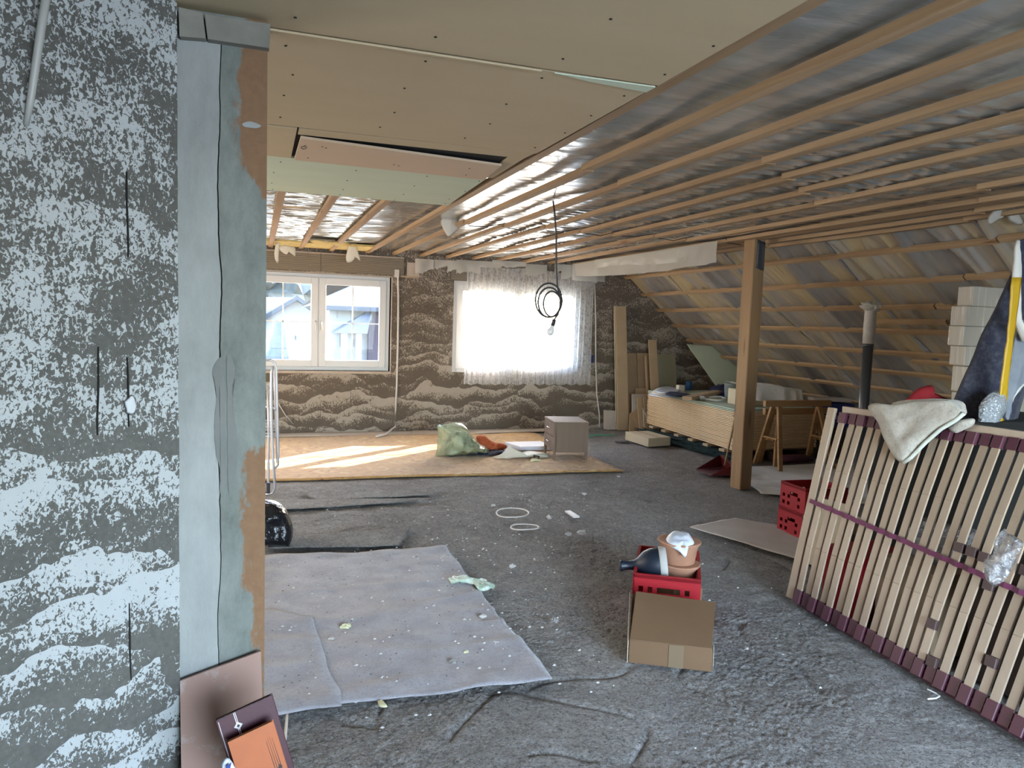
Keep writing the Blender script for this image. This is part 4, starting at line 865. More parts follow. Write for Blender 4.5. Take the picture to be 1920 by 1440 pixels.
# flat box
P = [fl(1208, 839), fl(1248, 835), fl(1214, 814), fl(1172, 822)]
hh = .115
P = [V((4.80, 8.35, .004)), V((5.17, 8.42, .004)), V((5.15, 8.98, .004)), V((4.78, 8.95, .004))]
t = thing('flat_carton', 'low closed beige carton on the floor before the leaning boards', 'box', tuple(P[0]))
g = G().prism(P, (0, 0, hh)); g.build('carton_body', M['cardboard_pale'], t, bevel=.004); g = G().prism([P[0].lerp(P[1], .47) + V((0, 0, hh)), P[0].lerp(P[1], .53) + V((0, 0, hh)), P[3].lerp(P[2], .53) + V((0, 0, hh)), P[3].lerp(P[2], .47) + V((0, 0, hh))], (0, 0, .0015)); g.build('tape', M['tape'], t)
lay('dark_scrap', [P2(4.55, 8.75), P2(4.72, 8.7), P2(4.74, 8.8), P2(4.56, 8.84)], M['crumb_dark'], 'thin dark scrap left of the beige carton', 'scrap', .004, .003, 6, 6, .006)

# ------------------------------------------------------------------ cabinet, bags, papers on the carpet
cl = V((3.17, 7.62, .02)); u = V((1, -.16, 0)).normalized(); v_ = V((.16, 1, 0)).normalized(); w_, d_ = .40, .50; zc_ = .435
t = thing('bedside_cabinet', 'pale oak two-drawer bedside cabinet on the carpet', 'cabinet', tuple(cl))
def cb(a, b, c, A, B, Cc):
    P = [cl + u * x + v_ * y + V((0, 0, c)) for x, y in ((a, b), (A, b), (A, B), (a, B))]; return P, (0, 0, Cc - c)
g = G(); g.prism(*cb(.02, .0, .085, w_, .02, zc_ - .02)); g.prism(*cb(.02, d_ - .02, .085, w_, d_, zc_ - .02)); g.prism(*cb(w_ - .02, .02, .085, w_, d_ - .02, zc_ - .02)); g.prism(*cb(.02, .02, .085, w_ - .02, d_ - .02, .10)); g.build('body', M['oak'], t, bevel=.002)
g = G().prism(*cb(-.004, -.006, zc_ - .02, w_ + .004, d_ + .006, zc_)); g.build('top', M['oak'], t, bevel=.002)
for a, b in ((.0, .0), (w_ - .03, .0), (.0, d_ - .03), (w_ - .03, d_ - .03)): g = G().prism(*cb(a + .0, b, 0.0, a + .03, b + .03, .09 if a or 0 else zc_ - .02)); g.build('leg', M['oak'], t, bevel=.002)
for z0_, z1_ in ((.10, .252), (.258, .41)):
    g = G().prism(*cb(.001, .034, z0_, .018, d_ - .034, z1_)); dr = g.build('drawer', M['oak'], t, bevel=.002)
    hz = (z0_ + z1_) / 2 + .01; P_ = lambda x, y: cl + u * x + v_ * y + V((0, 0, hz)); g = G().tube([P_(.0, d_ / 2 - .06), P_(-.018, d_ / 2 - .055), P_(-.022, d_ / 2), P_(-.018, d_ / 2 + .055), P_(.0, d_ / 2 + .06)], .005, 8); g.build('handle', M['metal'], dr, True)
# heap: green film bag, rust cloth, navy cloth, cream bag
def px_blob(name, outline, Y, mat, label, cat, th=.12, amp=.03, fr=5, seed=0, back=.8, base=None, fill=.5):
    P = [aY(x, y, Y) for x, y in outline]
    mz = min(p.z for p in P)
    for p in P:
        if p.z < .02: p.z = .02 + .0
    g = G().puff(P, (0, -1, 0), th, 8, amp, fr, back, seed, fill); g.v = [(a, b, max(c, .012)) for a, b, c in g.v]
    o = g.build(name, mat, smooth=True, loc=(P[0].x, Y, 0)); tag(o, label, cat); return o
px_blob('green_film_bag', [(820, 853), (822, 800), (845, 794), (868, 799), (885, 812), (900, 830), (914, 852), (890, 850), (895, 862), (862, 866), (838, 862)], 8.05, M['green_film'], 'tall pale green translucent bag on the carpet, left of the rust cloth', 'bag', .24, .06, 8, 1, .8)
px_blob('dark_clothes', [(835, 855), (840, 815), (870, 812), (895, 835), (893, 858), (865, 861)], 8.08, M['pipe_dark'], 'dark bundle showing through the green film bag', 'clothes', .12, .04, 7, 2)
px_blob('dark_cloth_under_bag', [(855, 864), (862, 850), (900, 845), (950, 845), (952, 852), (925, 864), (890, 867)], 8.15, M['navy_cloth'], 'navy cloth under the green bag and rust cloth', 'cloth', .18, .02, 6, 3)
px_blob('rust_cloth', [(893, 820), (905, 818), (925, 828), (946, 834), (949, 842), (940, 849), (912, 847), (898, 835)], 8.25, M['orange_cloth'], 'crumpled rust orange cloth between the two bags', 'cloth', .13, .035, 9, 5)
px_blob('cream_plastic_bag', [(925, 862), (940, 848), (955, 835), (968, 848), (990, 850), (1015, 848), (1028, 850), (1030, 862), (1015, 872), (985, 873), (950, 871)], 7.85, M['cream_film'], 'flattened cream plastic bag with a dark print by the cabinet', 'bag', .12, .03, 8, 7)
g = G().prism([aY(1001, 854, 7.70), aY(1003, 854, 7.70), aY(1003, 862, 7.70), aY(1001, 862, 7.70)], (0, .01, 0)); g.prism([aY(1001, 853, 7.70), aY(1012, 855, 7.70), aY(1012, 857, 7.70), aY(1001, 856, 7.70)], (0, .01, 0)); g.prism([aY(1010, 855, 7.70), aY(1012, 855, 7.70), aY(1010, 862, 7.70), aY(1008, 862, 7.70)], (0, .01, 0))
bagp = bpy.data.objects['cream_plastic_bag']; o = g.build('print', M['black_print'], bagp)
px_blob('yellow_green_lump', [(993, 866), (998, 859), (1010, 860), (1018, 868), (1008, 873), (996, 872)], 7.6, M['leaf'], 'small yellow green crumpled wrapper in front of the cream bag', 'wrapper', .04, .01, 9, 9)
P = [V((3.0, 8.25, .02)), V((3.42, 8.25, .02)), V((3.40, 8.62, .02)), V((2.92, 8.62, .02))]
t = thing('flat_white_tray', 'flat white packet lying on the carpet left of the cabinet', 'packet', tuple(P[0])); g = G().prism(P, (0, 0, .045)); g.build('packet', M['light_blue'], t, bevel=.006); g = G().prism([p + V((0, 0, .045)) for p in P], (0, 0, .004)); g.build('cover', M['white_plastic'], t)
g = G().tube([V((4.25, 9.3, .015)), V((4.4, 9.25, .015)), V((4.55, 9.32, .02)), V((4.7, 9.27, .015)), V((4.85, 9.33, .015))], .008, 6); tag(g.build('green_twine', plain('green_twine', (.05, .35, .18), .7), smooth=True, loc=(4.25, 9.3, 0)), 'short bright green twine on the floor right of the cabinet', 'twine')

# ------------------------------------------------------------------ pendant cable with bulb
top = fl(1037, 382, 2.45); YB = top.y
t = thing('hanging_bulb', 'bare bulb on a coiled black cable hanging from the ceiling', 'light bulb', tuple(top))
pts = [top + V((0, .0, .02)), aY(1040, 400, YB), aY(1043, 440, YB), aY(1043, 500, YB), aY(1045, 535, YB), aY(1051, 562, YB)]
def ell(cx_, cy_, rx, ry, a0, a1, n=24, tl=0): return [aY(cx_ + rx * math.cos(math.radians(a0 + (a1 - a0) * i / n)), cy_ + ry * math.sin(math.radians(a0 + (a1 - a0) * i / n)), YB + tl) for i in range(n + 1)]
pts += ell(1030, 567, 21, 28, 0, 350, 28, .01) + ell(1035, 570, 16, 24, -10, 340, 26, .02) + ell(1029, 563, 25, 32, -20, 330, 28, -.01) + [aY(1050, 575, YB), aY(1046, 590, YB), aY(1040, 598, YB)]
g = G().tube(pts, .0068, 7); g.build('cable', M['cable'], t, True)
a = aY(1040, 598, YB); b = aY(1036, 611, YB); g = G().tube([a, a.lerp(b, .15), b], [.006, .015, .016], 14); g.build('socket', M['cable'], t, True)
ax = (aY(1031, 625, YB) - b).normalized(); g = G().lathe([(.013, -.004), (.014, .006), (.016, .014), (.026, .035), (.028, .05), (.024, .066), (.012, .076), (.0, .078)], b, ax, 20); g.build('bulb', M['bulb'], t, True)

# cables on the far wall
g = G().tube([aY(744, 512, YF - .03), aY(746, 520, YF - .03), aY(747, 560, YF - .02), aY(746, 640, YF - .02), aY(744, 720, YF - .02), aY(742, 770, YF - .03), aY(740, 800, YF - .05), V((1.72, 9.9, .05)), V((1.6, 9.6, .035)), V((1.45, 9.45, .032))], [.014, .014] + [.014] * 8, 8)
t = thing('wall_conduit', 'pale flexible conduit running down the wall right of the left window', 'conduit', (1.75, YF, 0)); g.build('tube', M['white_cable'], t, True)
p = aY(744, 514, YF - .03); g = G().box((p.x - .03, p.y - .02, p.z - .04), (p.x + .03, YF, p.z + .06)); g.build('junction_box', M['white_cable'], t, bevel=.003)
g = G().box((p.x + .05, p.y, p.z - .035), (p.x + .3, YF, p.z - .015)); g.build('ledge', M['mdf'], t)
g = G().tube([aY(1115, 530, YF - .03), aY(1117, 600, YF - .02), aY(1117, 680, YF - .02), aY(1119, 740, YF - .02), aY(1124, 780, YF - .03), V((4.92, YF - .05, .02))], .010, 8); t = thing('wall_cable', 'thin pale cable down the wall right of the lace curtain', 'cable', (4.9, YF, 0)); g.build('sheath', M['white_cable'], t, True)
p = aY(1115, 527, YF - .03); g = G().box((p.x - .03, p.y - .01, p.z - .03), (p.x + .03, YF, p.z + .03)); g.build('junction_box', M['white_cable'], t, bevel=.003)
p = aY(1111, 673, YF - .03); g = G().box((p.x - .014, YF - .03, p.z - .06), (p.x + .014, YF, p.z + .06)); tag(g.build('dark_blue_clip', M['blue_box'], loc=(p.x, YF, p.z), bevel=.003), 'small dark blue clip on the wall right of the curtain', 'clip')
g = G().tube([aY(521, 755, YF - .02), aY(535, 778, YF - .02), aY(550, 795, YF - .02)], .006, 6); tag(g.build('thin_white_wire', M['white_cable'], smooth=True, loc=tuple(aY(550, 795, YF - .02))), 'thin white wire stub low on the wall below the left window', 'wire')

# ------------------------------------------------------------------ drying rack and black bag at the left
t = thing('drying_rack', 'folded silver clothes drying rack half hidden by the pillar', 'drying rack', (.05, 6.65, 0))
def loop(pts, r, nm): g = G().tube(pts, r, 8); g.build(nm, M['rack'], t, True)
Yr = 6.7
loop([aY(480, 676, Yr), aY(508, 675, Yr), aY(516, 681, Yr), aY(518, 690, Yr), aY(522, 850, Yr), aY(521, 872, Yr), aY(512, 882, Yr)], .011, 'outer_frame')
loop([aY(510, 686, Yr + .05), aY(514, 690, Yr + .05), aY(515, 720, Yr + .05), aY(520, 868, Yr + .05)], .010, 'inner_rail')
loop([aY(512, 686, Yr - .02), aY(509, 700, Yr - .02), aY(509, 800, Yr - .02), aY(512, 860, Yr - .02), aY(516, 915, Yr - .02), aY(510, 925, Yr - .02), aY(498, 928, Yr - .02)], .012, 'leg')
loop([aY(502, 720, Yr + .1), aY(504, 800, Yr + .1), aY(503, 900, Yr + .1), aY(502, 920, Yr + .1)], .012, 'leg')
loop([aY(495, 763, Yr), aY(512, 764, Yr), aY(516, 770, Yr)], .007, 'cross_wire')
for k in range(6): loop([aY(485, 788 + k * 6, Yr), aY(520, 789 + k * 6, Yr)], .0035, 'wire')
g = G().tube([aY(503, 905, Yr - .02), aY(503, 925, Yr - .02)], .016, 8); g.build('foot', M['cable'], t)
px_blob('black_bin_bag', [(470, 1030), (475, 945), (500, 935), (525, 943), (541, 962), (548, 990), (545, 1020), (535, 1036), (510, 1042)], 5.1, M['black_bag'], 'full shiny black bin bag partly behind the pillar', 'bag', .22, .03, 5, 11)

# ------------------------------------------------------------------ conduit on the near wall, things leaning on the pillar
a = nw(*nwp(78, -60), .05); b = nw(*nwp(62, 60), .04); c = nw(*nwp(50, 190), .02); e = nw(*nwp(48, 235), .002)
g = G().tube([a, b, c, e], [.010, .0095, .0085, .006], 10); tag(g.build('grey_conduit', M['conduit'], smooth=True, loc=tuple(c)), 'grey conduit end set into the mortar, upper left of the near wall', 'conduit')
b = [aY(342, 1500, 2.1), aY(500, 1500, 2.1), aY(489, 1221, 2.30), aY(337, 1277, 2.30)]
b[0].z = b[1].z = .01; b[0].y = b[1].y = 2.10; b[0].x = -.19; b[1].x = .033
g = G().prism(b, (0, .010, 0)); tag(g.build('brown_panel', M['brown_panel'], loc=tuple(b[0]), bevel=.001), 'brown stained panel leaning on the foot of the pillar', 'panel')
# small crate below the frame that carries the two albums
bx = G().box((-.13, 1.76, .0), (.16, 2.0, .19)); tag(bx.build('support_carton', M['cardboard'], bevel=.004, loc=(-.13, 1.76, 0)), 'plain carton under the maroon and orange albums', 'box')
def album(name, TL, TR, ldir, hgt, th, cover, label):
    TL, TR = V(TL), V(TR); ux = (TR - TL); n_ = V((0, -1, .22)).normalized(); dn = V(ldir)
    t = thing(name, label, 'album', tuple(TL + dn * hgt))
    def q(a, b, z): return TL + ux * a + dn * hgt * b + n_ * z
    g = G().prism([q(0, 0, th - .003), q(1, 0, th - .003), q(1, 1, th - .003), q(0, 1, th - .003)], n_ * .003); g.build('front_cover', cover, t, bevel=.001)
    g = G().prism([q(0, 0, 0), q(1, 0, 0), q(1, 1, 0), q(0, 1, 0)], n_ * .003); g.build('back_cover', cover, t, bevel=.001)
    g = G().prism([q(.02, .01, .003), q(.97, .01, .003), q(.97, .99, .003), q(.02, .99, .003)], n_ * (th - .0062)); g.build('pages', M['paper'], t)
    return t, q
TL = aY(405, 1347, 1.99); TR = aY(510, 1299, 2.01); dn = V((.27, -.10, -.96)).normalized()
t, q = album('maroon_album', TL, TR, dn, .325, .022, M['maroon'], 'maroon album with a silver diamond ornament leaning on the brown panel')
g = G()
for dx in (0, .025): g.prism([q(.30 + dx, .0, .0222), q(.312 + dx, .0, .0222), q(.318 + dx, .22, .0222), q(.306 + dx, .22, .0222)], dn.cross(TR - TL).normalized() * -.0004 if False else V((0, -.0004, 0)))
def dia(g, q, cx_, cy_, rx, ry, z): g.prism([q(cx_ - rx, cy_, z), q(cx_, cy_ - ry, z), q(cx_ + rx, cy_, z), q(cx_, cy_ + ry, z)], (0, -.0005, 0))
dia(g, q, .325, .115, .075, .032, .0222); g.build('silver_ornament', M['silver_print'], t)
g = G(); dia(g, q, .325, .115, .03, .014, .0230); g.build('ornament_centre', M['black_print'], t)
g = G().prism([q(.03, .02, .0222), q(.04, .02, .0222), q(.04, .98, .0222), q(.03, .98, .0222)], (0, -.0004, 0)); g.build('silver_line', M['silver_print'], t)
TL2 = aY(427, 1388, 1.935); TR2 = aY(512, 1348, 1.945)
t, q = album('orange_album', TL2, TR2, dn, .28, .017, M['orange_cover'], 'orange album with black flared lines in front of the maroon one')
g = G()
for k in range(4):
    a = .74 + .045 * k; g.prism([q(a, .14 + .0 * abs(k - 1.5) - .03 * (k in (1, 2)), .0173), q(a + .005, .14, .0173), q(a + .052, .72, .0173), q(a + .028, .72, .0173)], (0, -.0004, 0))
g.build('black_lines', M['black_print'], t); g = G(); dia(g, q, .87, .43, .05, .03, .0178); g.build('black_ornament', M['black_print'], t)
P = [aY(414, 1435, 1.9), aY(430, 1422, 1.9), aY(450, 1470, 1.9), aY(425, 1475, 1.9)]
g = G().puff(P, (0, -1, .2), .008, 4, .004, 20, .5, 3); t = tag(g.build('snack_packet', M['light_blue'], smooth=True, loc=tuple(P[2])), 'pale blue packet corner left of the orange album', 'packet')
g = G().prism([aY(424, 1436, 1.885), aY(434, 1430, 1.885), aY(432, 1440, 1.885), aY(424, 1450, 1.885)], (0, .001, 0)); g.build('blue_print', M['dark_blue_print'], t)

# ------------------------------------------------------------------ red crate with pots and jug, cardboard box
def crate(name, base, u, v, h_, label, cols=14, rows=8):
    base = V(base); u = V(u); v = V(v); t = thing(name, label, 'crate', tuple(base)); th = .008
    def side(o, d, nm, L):
        holes = set()
        for i in range(1, cols - 1):
            for j in range(1, rows - 2):
                mid = cols * .34 < i < cols * .64
                if nm != 'x' and mid and j == rows - 3: holes.add((i, j))
                elif not mid and i % 2 == 1 and j % 2 == 1: holes.add((i, j))
        g = G().plate(o, d, V((0, 0, h_)), cols, rows, holes, th)
        dn_ = d.normalized(); g.bar(o + V((0, 0, h_ - .008)), o + d + V((0, 0, h_ - .008)), .016, .022); g.build('side_wall', M['red_plastic'], t)
    side(base, u, 'f', 1); side(base + u, v, 'r', 1); side(base + u + v, -u, 'b', 1); side(base + v, -v, 'l', 1)
    g = G().prism([base, base + u, base + u + v, base + v], (0, 0, .006)); g.build('bottom', M['red_plastic'], t)
    return t
HC = .25
f0 = fl(1190, 1075, HC); f1 = fl(1312, 1088, HC); r0 = fl(1206, 1024, HC)
u = V((f1.x - f0.x, f1.y - f0.y, 0)); v = V((-u.y, u.x, 0)).normalized() * min((r0 - f0).length, .55); base = V((f0.x, f0.y, .005))
crate('red_crate', base, u, v, HC - .005, 'open red plastic crate holding flower pots and a navy jug')
print('CRATE', base, u, v)
def pot(loc, r, h_, label, group='terracotta flower pots in the red crate'):
    t = thing('flower_pot', label, 'flower pot', tuple(loc), group)
    g = G().lathe([(r * .74, 0), (r * .77, .004), (r * .88, h_ * .72), (r * .90, h_ * .74), (r * .97, h_ * .93), (r, h_), (r * .94, h_ * 1.0), (r * .84, h_ * .74), (r * .7, .012), (0, .012)], loc, n=36); g.build('pot_body', M['terracotta'], t, True)
    g = G().lathe([(r * .985, h_ - .010), (r * 1.03, h_ - .008), (r * 1.03, h_), (r * .95, h_ + .001)], loc, n=36); g.build('pot_rim', M['terracotta'], t, True)
    return t
# lower pot inside crate, upper pot nested on it
nu = u.normalized(); nv = v.normalized()
lc = base + nu * (u.length * .70) + nv * (v.length * .40)
g = G().box((lc.x - .09, lc.y - .09, .015), (lc.x + .09, lc.y + .09, .15)); tag(g.build('inner_carton', M['cardboard'], loc=(lc.x, lc.y, .015)), 'carton inside the crate under the pots', 'box')
pot(V((lc.x, lc.y, .155)), .105, .115, 'lower terracotta pot, standing inside the red crate')
pot(V((lc.x - .004, lc.y + .015, .272)), .115, .12, 'upper terracotta pot with a plastic bag in it')
tc = V((lc.x, lc.y, .40))
g = G().puff([tc + V((-.10, .0, -.015)), tc + V((-.07, -.085, -.03)), tc + V((-.055, -.115, -.06)), tc + V((-.02, -.10, -.01)), tc + V((.04, -.06, .0)), tc + V((.05, .03, .02)), tc + V((-.03, .07, .03))], (-.1, -.4, .9), .03, 6, .015, 14, .4, 2); tag(g.build('plastic_bag', M['light_blue'], smooth=True, loc=tuple(tc)), 'thin pale blue plastic bag stuffed into the upper pot', 'bag')
# navy jug lying in the crate
jc = base + nu * (u.length * .43) + nv * (v.length * .30) + V((0, 0, .265)); axj = (-nu * .95 + nv * -.1 + V((0, 0, -.12))).normalized()
t = thing('navy_jug', 'dark navy jug lying in the crate with its neck to the left', 'jug', tuple(jc - V((0, 0, .1))))
g = G().lathe([(.0, -.02), (.085, -.015), (.088, .0), (.09, .03), (.085, .07), (.07, .105), (.042, .135), (.028, .155), (.024, .19), (.026, .215), (.030, .22), (.030, .235), (.022, .236), (.018, .20)], jc, axj, 32); g.build('jug_body', M['navy_glaze'], t, True)
g = G().lathe([(.0885, -.018), (.094, -.016), (.094, .018), (.0895, .022)], jc, axj, 32); g.build('grey_band', M['strap_grey'], t, True)
for s_ in (.02, .055): g = G().lathe([(.0085, 0), (.0085, .004), (0, .004)], jc + axj * (.03 + s_) + V((.0, -.088 if s_ < .05 else -.082, -.02)), (0, -1, 0), 10); g.build('dark_stud', M['gap'], t)
# cardboard box in front, tipped lid
b0 = fl(1178, 1244); b1 = fl(1334, 1262); up = V((0, 0, .112)); bk = V((-(b1 - b0).y, (b1 - b0).x, 0)).normalized()
c0 = fl(1193, 1110, .235); c1 = fl(1342, 1131, .205)
t = thing('cardboard_box', 'brown cardboard box with a sloping taped lid in front of the crate', 'box', tuple(b0))
g = G().hexa([b0 + V((0, 0, .004)), b1 + V((0, 0, .004)), b1 + bk * .36 + V((.02, 0, .004)), b0 + bk * .36 + V((0, 0, .004))], [b0 + up, b1 + up, b1 + bk * .37 + V((.01, 0, .17)), b0 + bk * .37 + V((0, 0, .20))]); g.build('box_body', M['cardboard'], t, bevel=.003)
e0 = b0 + up + V((0, -.006, .004)); e1 = b1 + up + V((-.01, -.006, .004)); g = G().slab(lambda a, b: (e0.lerp(e1, a)).lerp(c0.lerp(c1, a), b) + V((0, 0, .006 * math.sin(b * 3.1))), 8, 8, (0, .001, .003)); g.build('lid_flap', M['cardboard'], t)
m0 = b0.lerp(b1, .48); m1 = b0.lerp(b1, .66); fo = -bk * .002
g = G().prism([m0 + fo + V((0, 0, .006)), m1 + fo + V((0, 0, .006)), m1 + fo + up, m0 + fo + up], -bk * .001); g.build('tape', M['tape'], t)
g = G().prism([b1 + V((.006, 0, .01)), b1 + V((.03, .03, .02)), b1 + V((.035, .04, .11)), b1 + V((.004, 0, .112))], (0, .004, 0)); g.build('torn_flap', M['cardboard_pale'], t)
g = G().prism([b0 + V((-.004, 0, .006)), b0 + V((-.004, .0, .11)), b0 + bk * .33 + V((-.012, 0, .22)), b0 + bk * .33 + V((-.012, 0, .01))], (-.003, 0, 0)); g.build('side_flap', M['cardboard_pale'], t)

# ------------------------------------------------------------------ slatted bed bases leaning at the right
t = thing('slatted_bed_base', 'slatted bed base of beech slats with maroon caps leaning at the right', 'bed base', (2.9, 2.4, 0))
def sb(y): return V((2.90 + .082 * (y - 3.29), y, .02))
def stp(y): return V((3.17 + .105 * (3.32 - y), y + .03, 1.10))
SL = V((.28, .03, 1.08)).normalized()
ys = [3.30 - .0622 * k for k in range(32)]
first = {}
for k, y in enumerate(ys):
    a, b = sb(y), stp(y); a = a + V((.012 * (k % 2), 0, 0)); b = b + V((.012 * (k % 2), 0, 0)); dr = (b - a).normalized(); wdt = .040
    bow = V((-.012, 0, 0)); m_ = (a + b) / 2 + bow
    g = G(); ud = V((1, 0, -.25)).normalized()
    segs = [a + dr * .05, a.lerp(b, .3) + bow * .85, a.lerp(b, .7) + bow * .85, b - dr * .05]
    g.bar(segs[0], segs[1], wdt, .010, ud); g.bar(segs[1], segs[2], wdt, .010, ud); g.bar(segs[2], segs[3], wdt, .010, ud)
    g.build('slat', M['slat'], t, loc=tuple(a), bevel=.0015)
    for p_, q_ in ((a, a + dr * .075), (b, b - dr * .06)):
        g = G().bar(p_, q_, wdt + .012, .026, ud, .003); cp = g.build('end_cap', M['slat_cap'], t, loc=tuple(p_))
for p_, nm in ((sb, 'lower_rail'), (stp, 'upper_rail')):
    g = G(); g.bar(p_(3.33) + V((.03, 0, .01)), p_(1.35) + V((.03, 0, .01)), .03, .05); g.build(nm, M['slat_cap'] if nm == 'lower_rail' else M['slat'], t)
a, b = sb(3.37), stp(3.38); g = G().bar(a + V((.01, 0, 0)), b + V((.0, 0, .02)), .055, .022, (1, 0, -.25)); g.build('end_rail', M['slat'], t, bevel=.002)
# strap across, with knots
def plane_pt(y, k): a, b = sb(y), stp(y); return a.lerp(b, k)
def kstrap(y): return .50 + .0 * y + (.035 if y > 2.6 else .0)
pts = []
for i in range(60):
    y = 3.36 - i * .034; k = .525 - .058 * (3.36 - y) ; wv = .006 * math.sin((y / .0622) * 2 * math.pi)
    pts.append(plane_pt(y, k) + V((-.030 + wv, 0, 0)))
g = G()
for i in range(len(pts) - 1): g.bar(pts[i], pts[i + 1], .004, .024, (.25, 0, 1))
g.build('purple_strap', M['strap_purple'], t)
for (px, py, w2) in ((1778, 1032, 1), (1801, 1040, 1), (1824, 1050, 1), (1846, 1056, 1), (1834, 1100, 1), (1746, 1177, 1), (1754, 1247, 1), (1856, 1240, 1), (1897, 1072, 1)):
    nP = V((1, .08, -.26)).normalized(); hit = aP(px, py, sb(2.4) + V((-.02, 0, 0)), nP); y = min(ys, key=lambda t_: abs(t_ - hit.y + .0)); k_ = (hit.z - .02) / 1.08
    c = plane_pt(y, k_) ; g = G().bar(c - SL * .022 + V((-.010, 0, 0)), c + SL * .022 + V((-.010, 0, 0)), .05, .024, (1, 0, -.25), .003); g.build('slider', M['slider'], t, loc=tuple(c))
# white hook wire at the foot
c = fl(1755, 1310); g = G().tube([c + V((-.06, -.01, .012)), c + V((-.02, -.015, .012)), c + V((.015, -.005, .012)), c + V((.02, .02, .012)), c + V((.0, .045, .02))], .0035, 6); tag(g.build('white_wire_hook', M['white_plastic'], smooth=True, loc=tuple(c)), 'white curled wire on the floor at the foot of the slats', 'wire')
# clear plastic bag on the slats
nP = V((1, .08, -.26)).normalized(); P0 = sb(2.2) + V((-.035, 0, 0))
px_ = [(1877, 992), (1886, 1000), (1905, 1003), (1918, 1015), (1905, 1055), (1885, 1090), (1868, 1100), (1853, 1085), (1852, 1060), (1866, 1020)]
g = G().puff([aP(x, y, P0, nP) for x, y in px_], -nP, .035, 8, .022, 16, .2, 4); tag(g.build('clear_plastic_bag', M['clear_film'], smooth=True, loc=tuple(aP(1885, 1045, P0, nP))), 'crumpled clear plastic bag stuck on the slats at the right edge', 'bag')
# blanket over the top
P0 = stp(2.9) + V((-.05, 0, 0)); nB = V((1, .1, -.2)).normalized()
t = thing('fleece_blanket', 'folded cream fleece blanket hanging over the top of the slats', 'blanket', tuple(aP(1700, 790, P0, nB)))
bp = [(1628, 764), (1640, 757), (1672, 760), (1700, 756), (1750, 750), (1790, 752), (1806, 764), (1808, 776), (1790, 790), (1760, 806), (1730, 832), (1705, 860), (1694, 869), (1682, 864), (1668, 840), (1650, 805), (1636, 780)]
g = G().puff([aP(x, y, P0, nB) for x, y in bp], -nB, .045, 12, .012, 9, .6, 3, .35); g.build('main_fold', M['blanket'], t, True)
g = G().puff([aP(x, y, P0 + V((.07, 0, .0)), nB) for x, y in [(1672, 760), (1690, 751), (1750, 747), (1800, 752), (1812, 765), (1800, 780), (1700, 775)]], -nB, .04, 7, .01, 9, .8, 5, .4); g.build('upper_fold', M['blanket'], t, True)
g = G().tube([aP(x, y, P0 - nB * .01, nB) for x, y in [(1694, 868), (1708, 858), (1735, 830), (1765, 804), (1792, 788), (1808, 775)]], .010, 8); g.build('piped_edge', M['blanket_edge'], t, True)
g = G().puff([aP(x, y, P0 + V((.03, 0, 0)), nB) for x, y in [(1778, 800), (1790, 790), (1815, 784), (1826, 786), (1824, 796), (1810, 804), (1795, 812), (1782, 808)]], -nB, .025, 6, .006, 12, .8, 8); g.build('rolled_end', M['blanket'], t, True)
# red cloth behind the blanket
nR = V((.6, .8, 0)).normalized(); P0 = V((3.5, 3.35, 1.15)); g = G().puff([aP(x, y, P0, nR) for x, y in [(1690, 762), (1702, 745), (1722, 728), (1742, 722), (1745, 736), (1770, 742), (1786, 748), (1780, 765)]], -nR, .05, 8, .03, 10, .6, 6); tag(g.build('red_cloth', M['red_cloth'], smooth=True, loc=tuple(aP(1730, 750, P0, nR))), 'dark red cloth bundled behind the fleece blanket', 'cloth')

# ------------------------------------------------------------------ right side clutter behind the slats
t = thing('wrapped_board_pack', 'tall pack of film wrapped insulation boards under the slope', 'board pack', (4.5, 3.8, 1.37))
Yk = 3.8; lx = aY(1789, 560, Yk + .12).x; zt_ = aY(1850, 538, Yk).z; zb_ = aY(1795, 686, Yk).z; n_ = 4
for k in range(n_):
    z0 = zb_ + (zt_ - zb_) * k / n_; z1 = zb_ + (zt_ - zb_) * (k + 1) / n_; o_ = [.0, -.03, -.02, .03][k]
    g = G().box((lx + o_, Yk, z0 + .001), (lx + .95, Yk + .12, z1)); g.build('wrapped_board', M['wrapped'], t, bevel=.006)
t = thing('wrapped_board_pack', 'lower shiny wrapped pack carrying the tall one', 'board pack', (4.5, 3.8, .4))
lx2 = aY(1783, 720, Yk + .12).x
for k in range(5):
    z0 = .42 + (zb_ - .42) * k / 5; z1 = .42 + (zb_ - .42) * (k + 1) / 5; g = G().box((lx2 + .01 * (k % 2), Yk, z0 + .003), (lx2 + .98, Yk + .12, z1 - .002)); g.build('wrapped_board', M['wrapped'], t, bevel=.008)
g = G().box((lx2 + .02, Yk - .05, .005), (lx2 + .95, Yk + .2, .42)); tag(g.build('dark_chest', M['dark_wood'], loc=(lx2, Yk, 0), bevel=.004), 'dark chest on the floor under the wrapped packs', 'chest')
# navy felt roll with yellow strap
Yn = 3.0
def loft(L, R_, bulge, n, m_, flat=False):
    """surface between two pixel polylines at given Y, bulging to the camera"""
    def at(Pl, t):
        k = t * (len(Pl) - 1); i = min(int(k), len(Pl) - 2); return Pl[i].lerp(Pl[i + 1], k - i)
    return lambda u, v: (at(L, v).lerp(at(R_, v), u) + V((0, -bulge * math.sin(math.pi * u) * (.15 + .85 * v), 0)) + V((0, .012 * noise.noise(V((u * 5, v * 6, m_))), 0)))
t = thing('navy_felt_roll', 'big navy felt carpet roll bound with a yellow strap at the right edge', 'carpet roll', (3.9, 3.0, 1.0))
L_ = [aY(x, y, Yn) for x, y in ((1908, 500), (1880, 560), (1850, 622), (1820, 690), (1785, 770), (1775, 800))]; Rr = [aY(x, y, Yn + .05) for x, y in ((1912, 500), (1916, 560), (1925, 622), (1930, 690), (1890, 790), (1850, 812))]
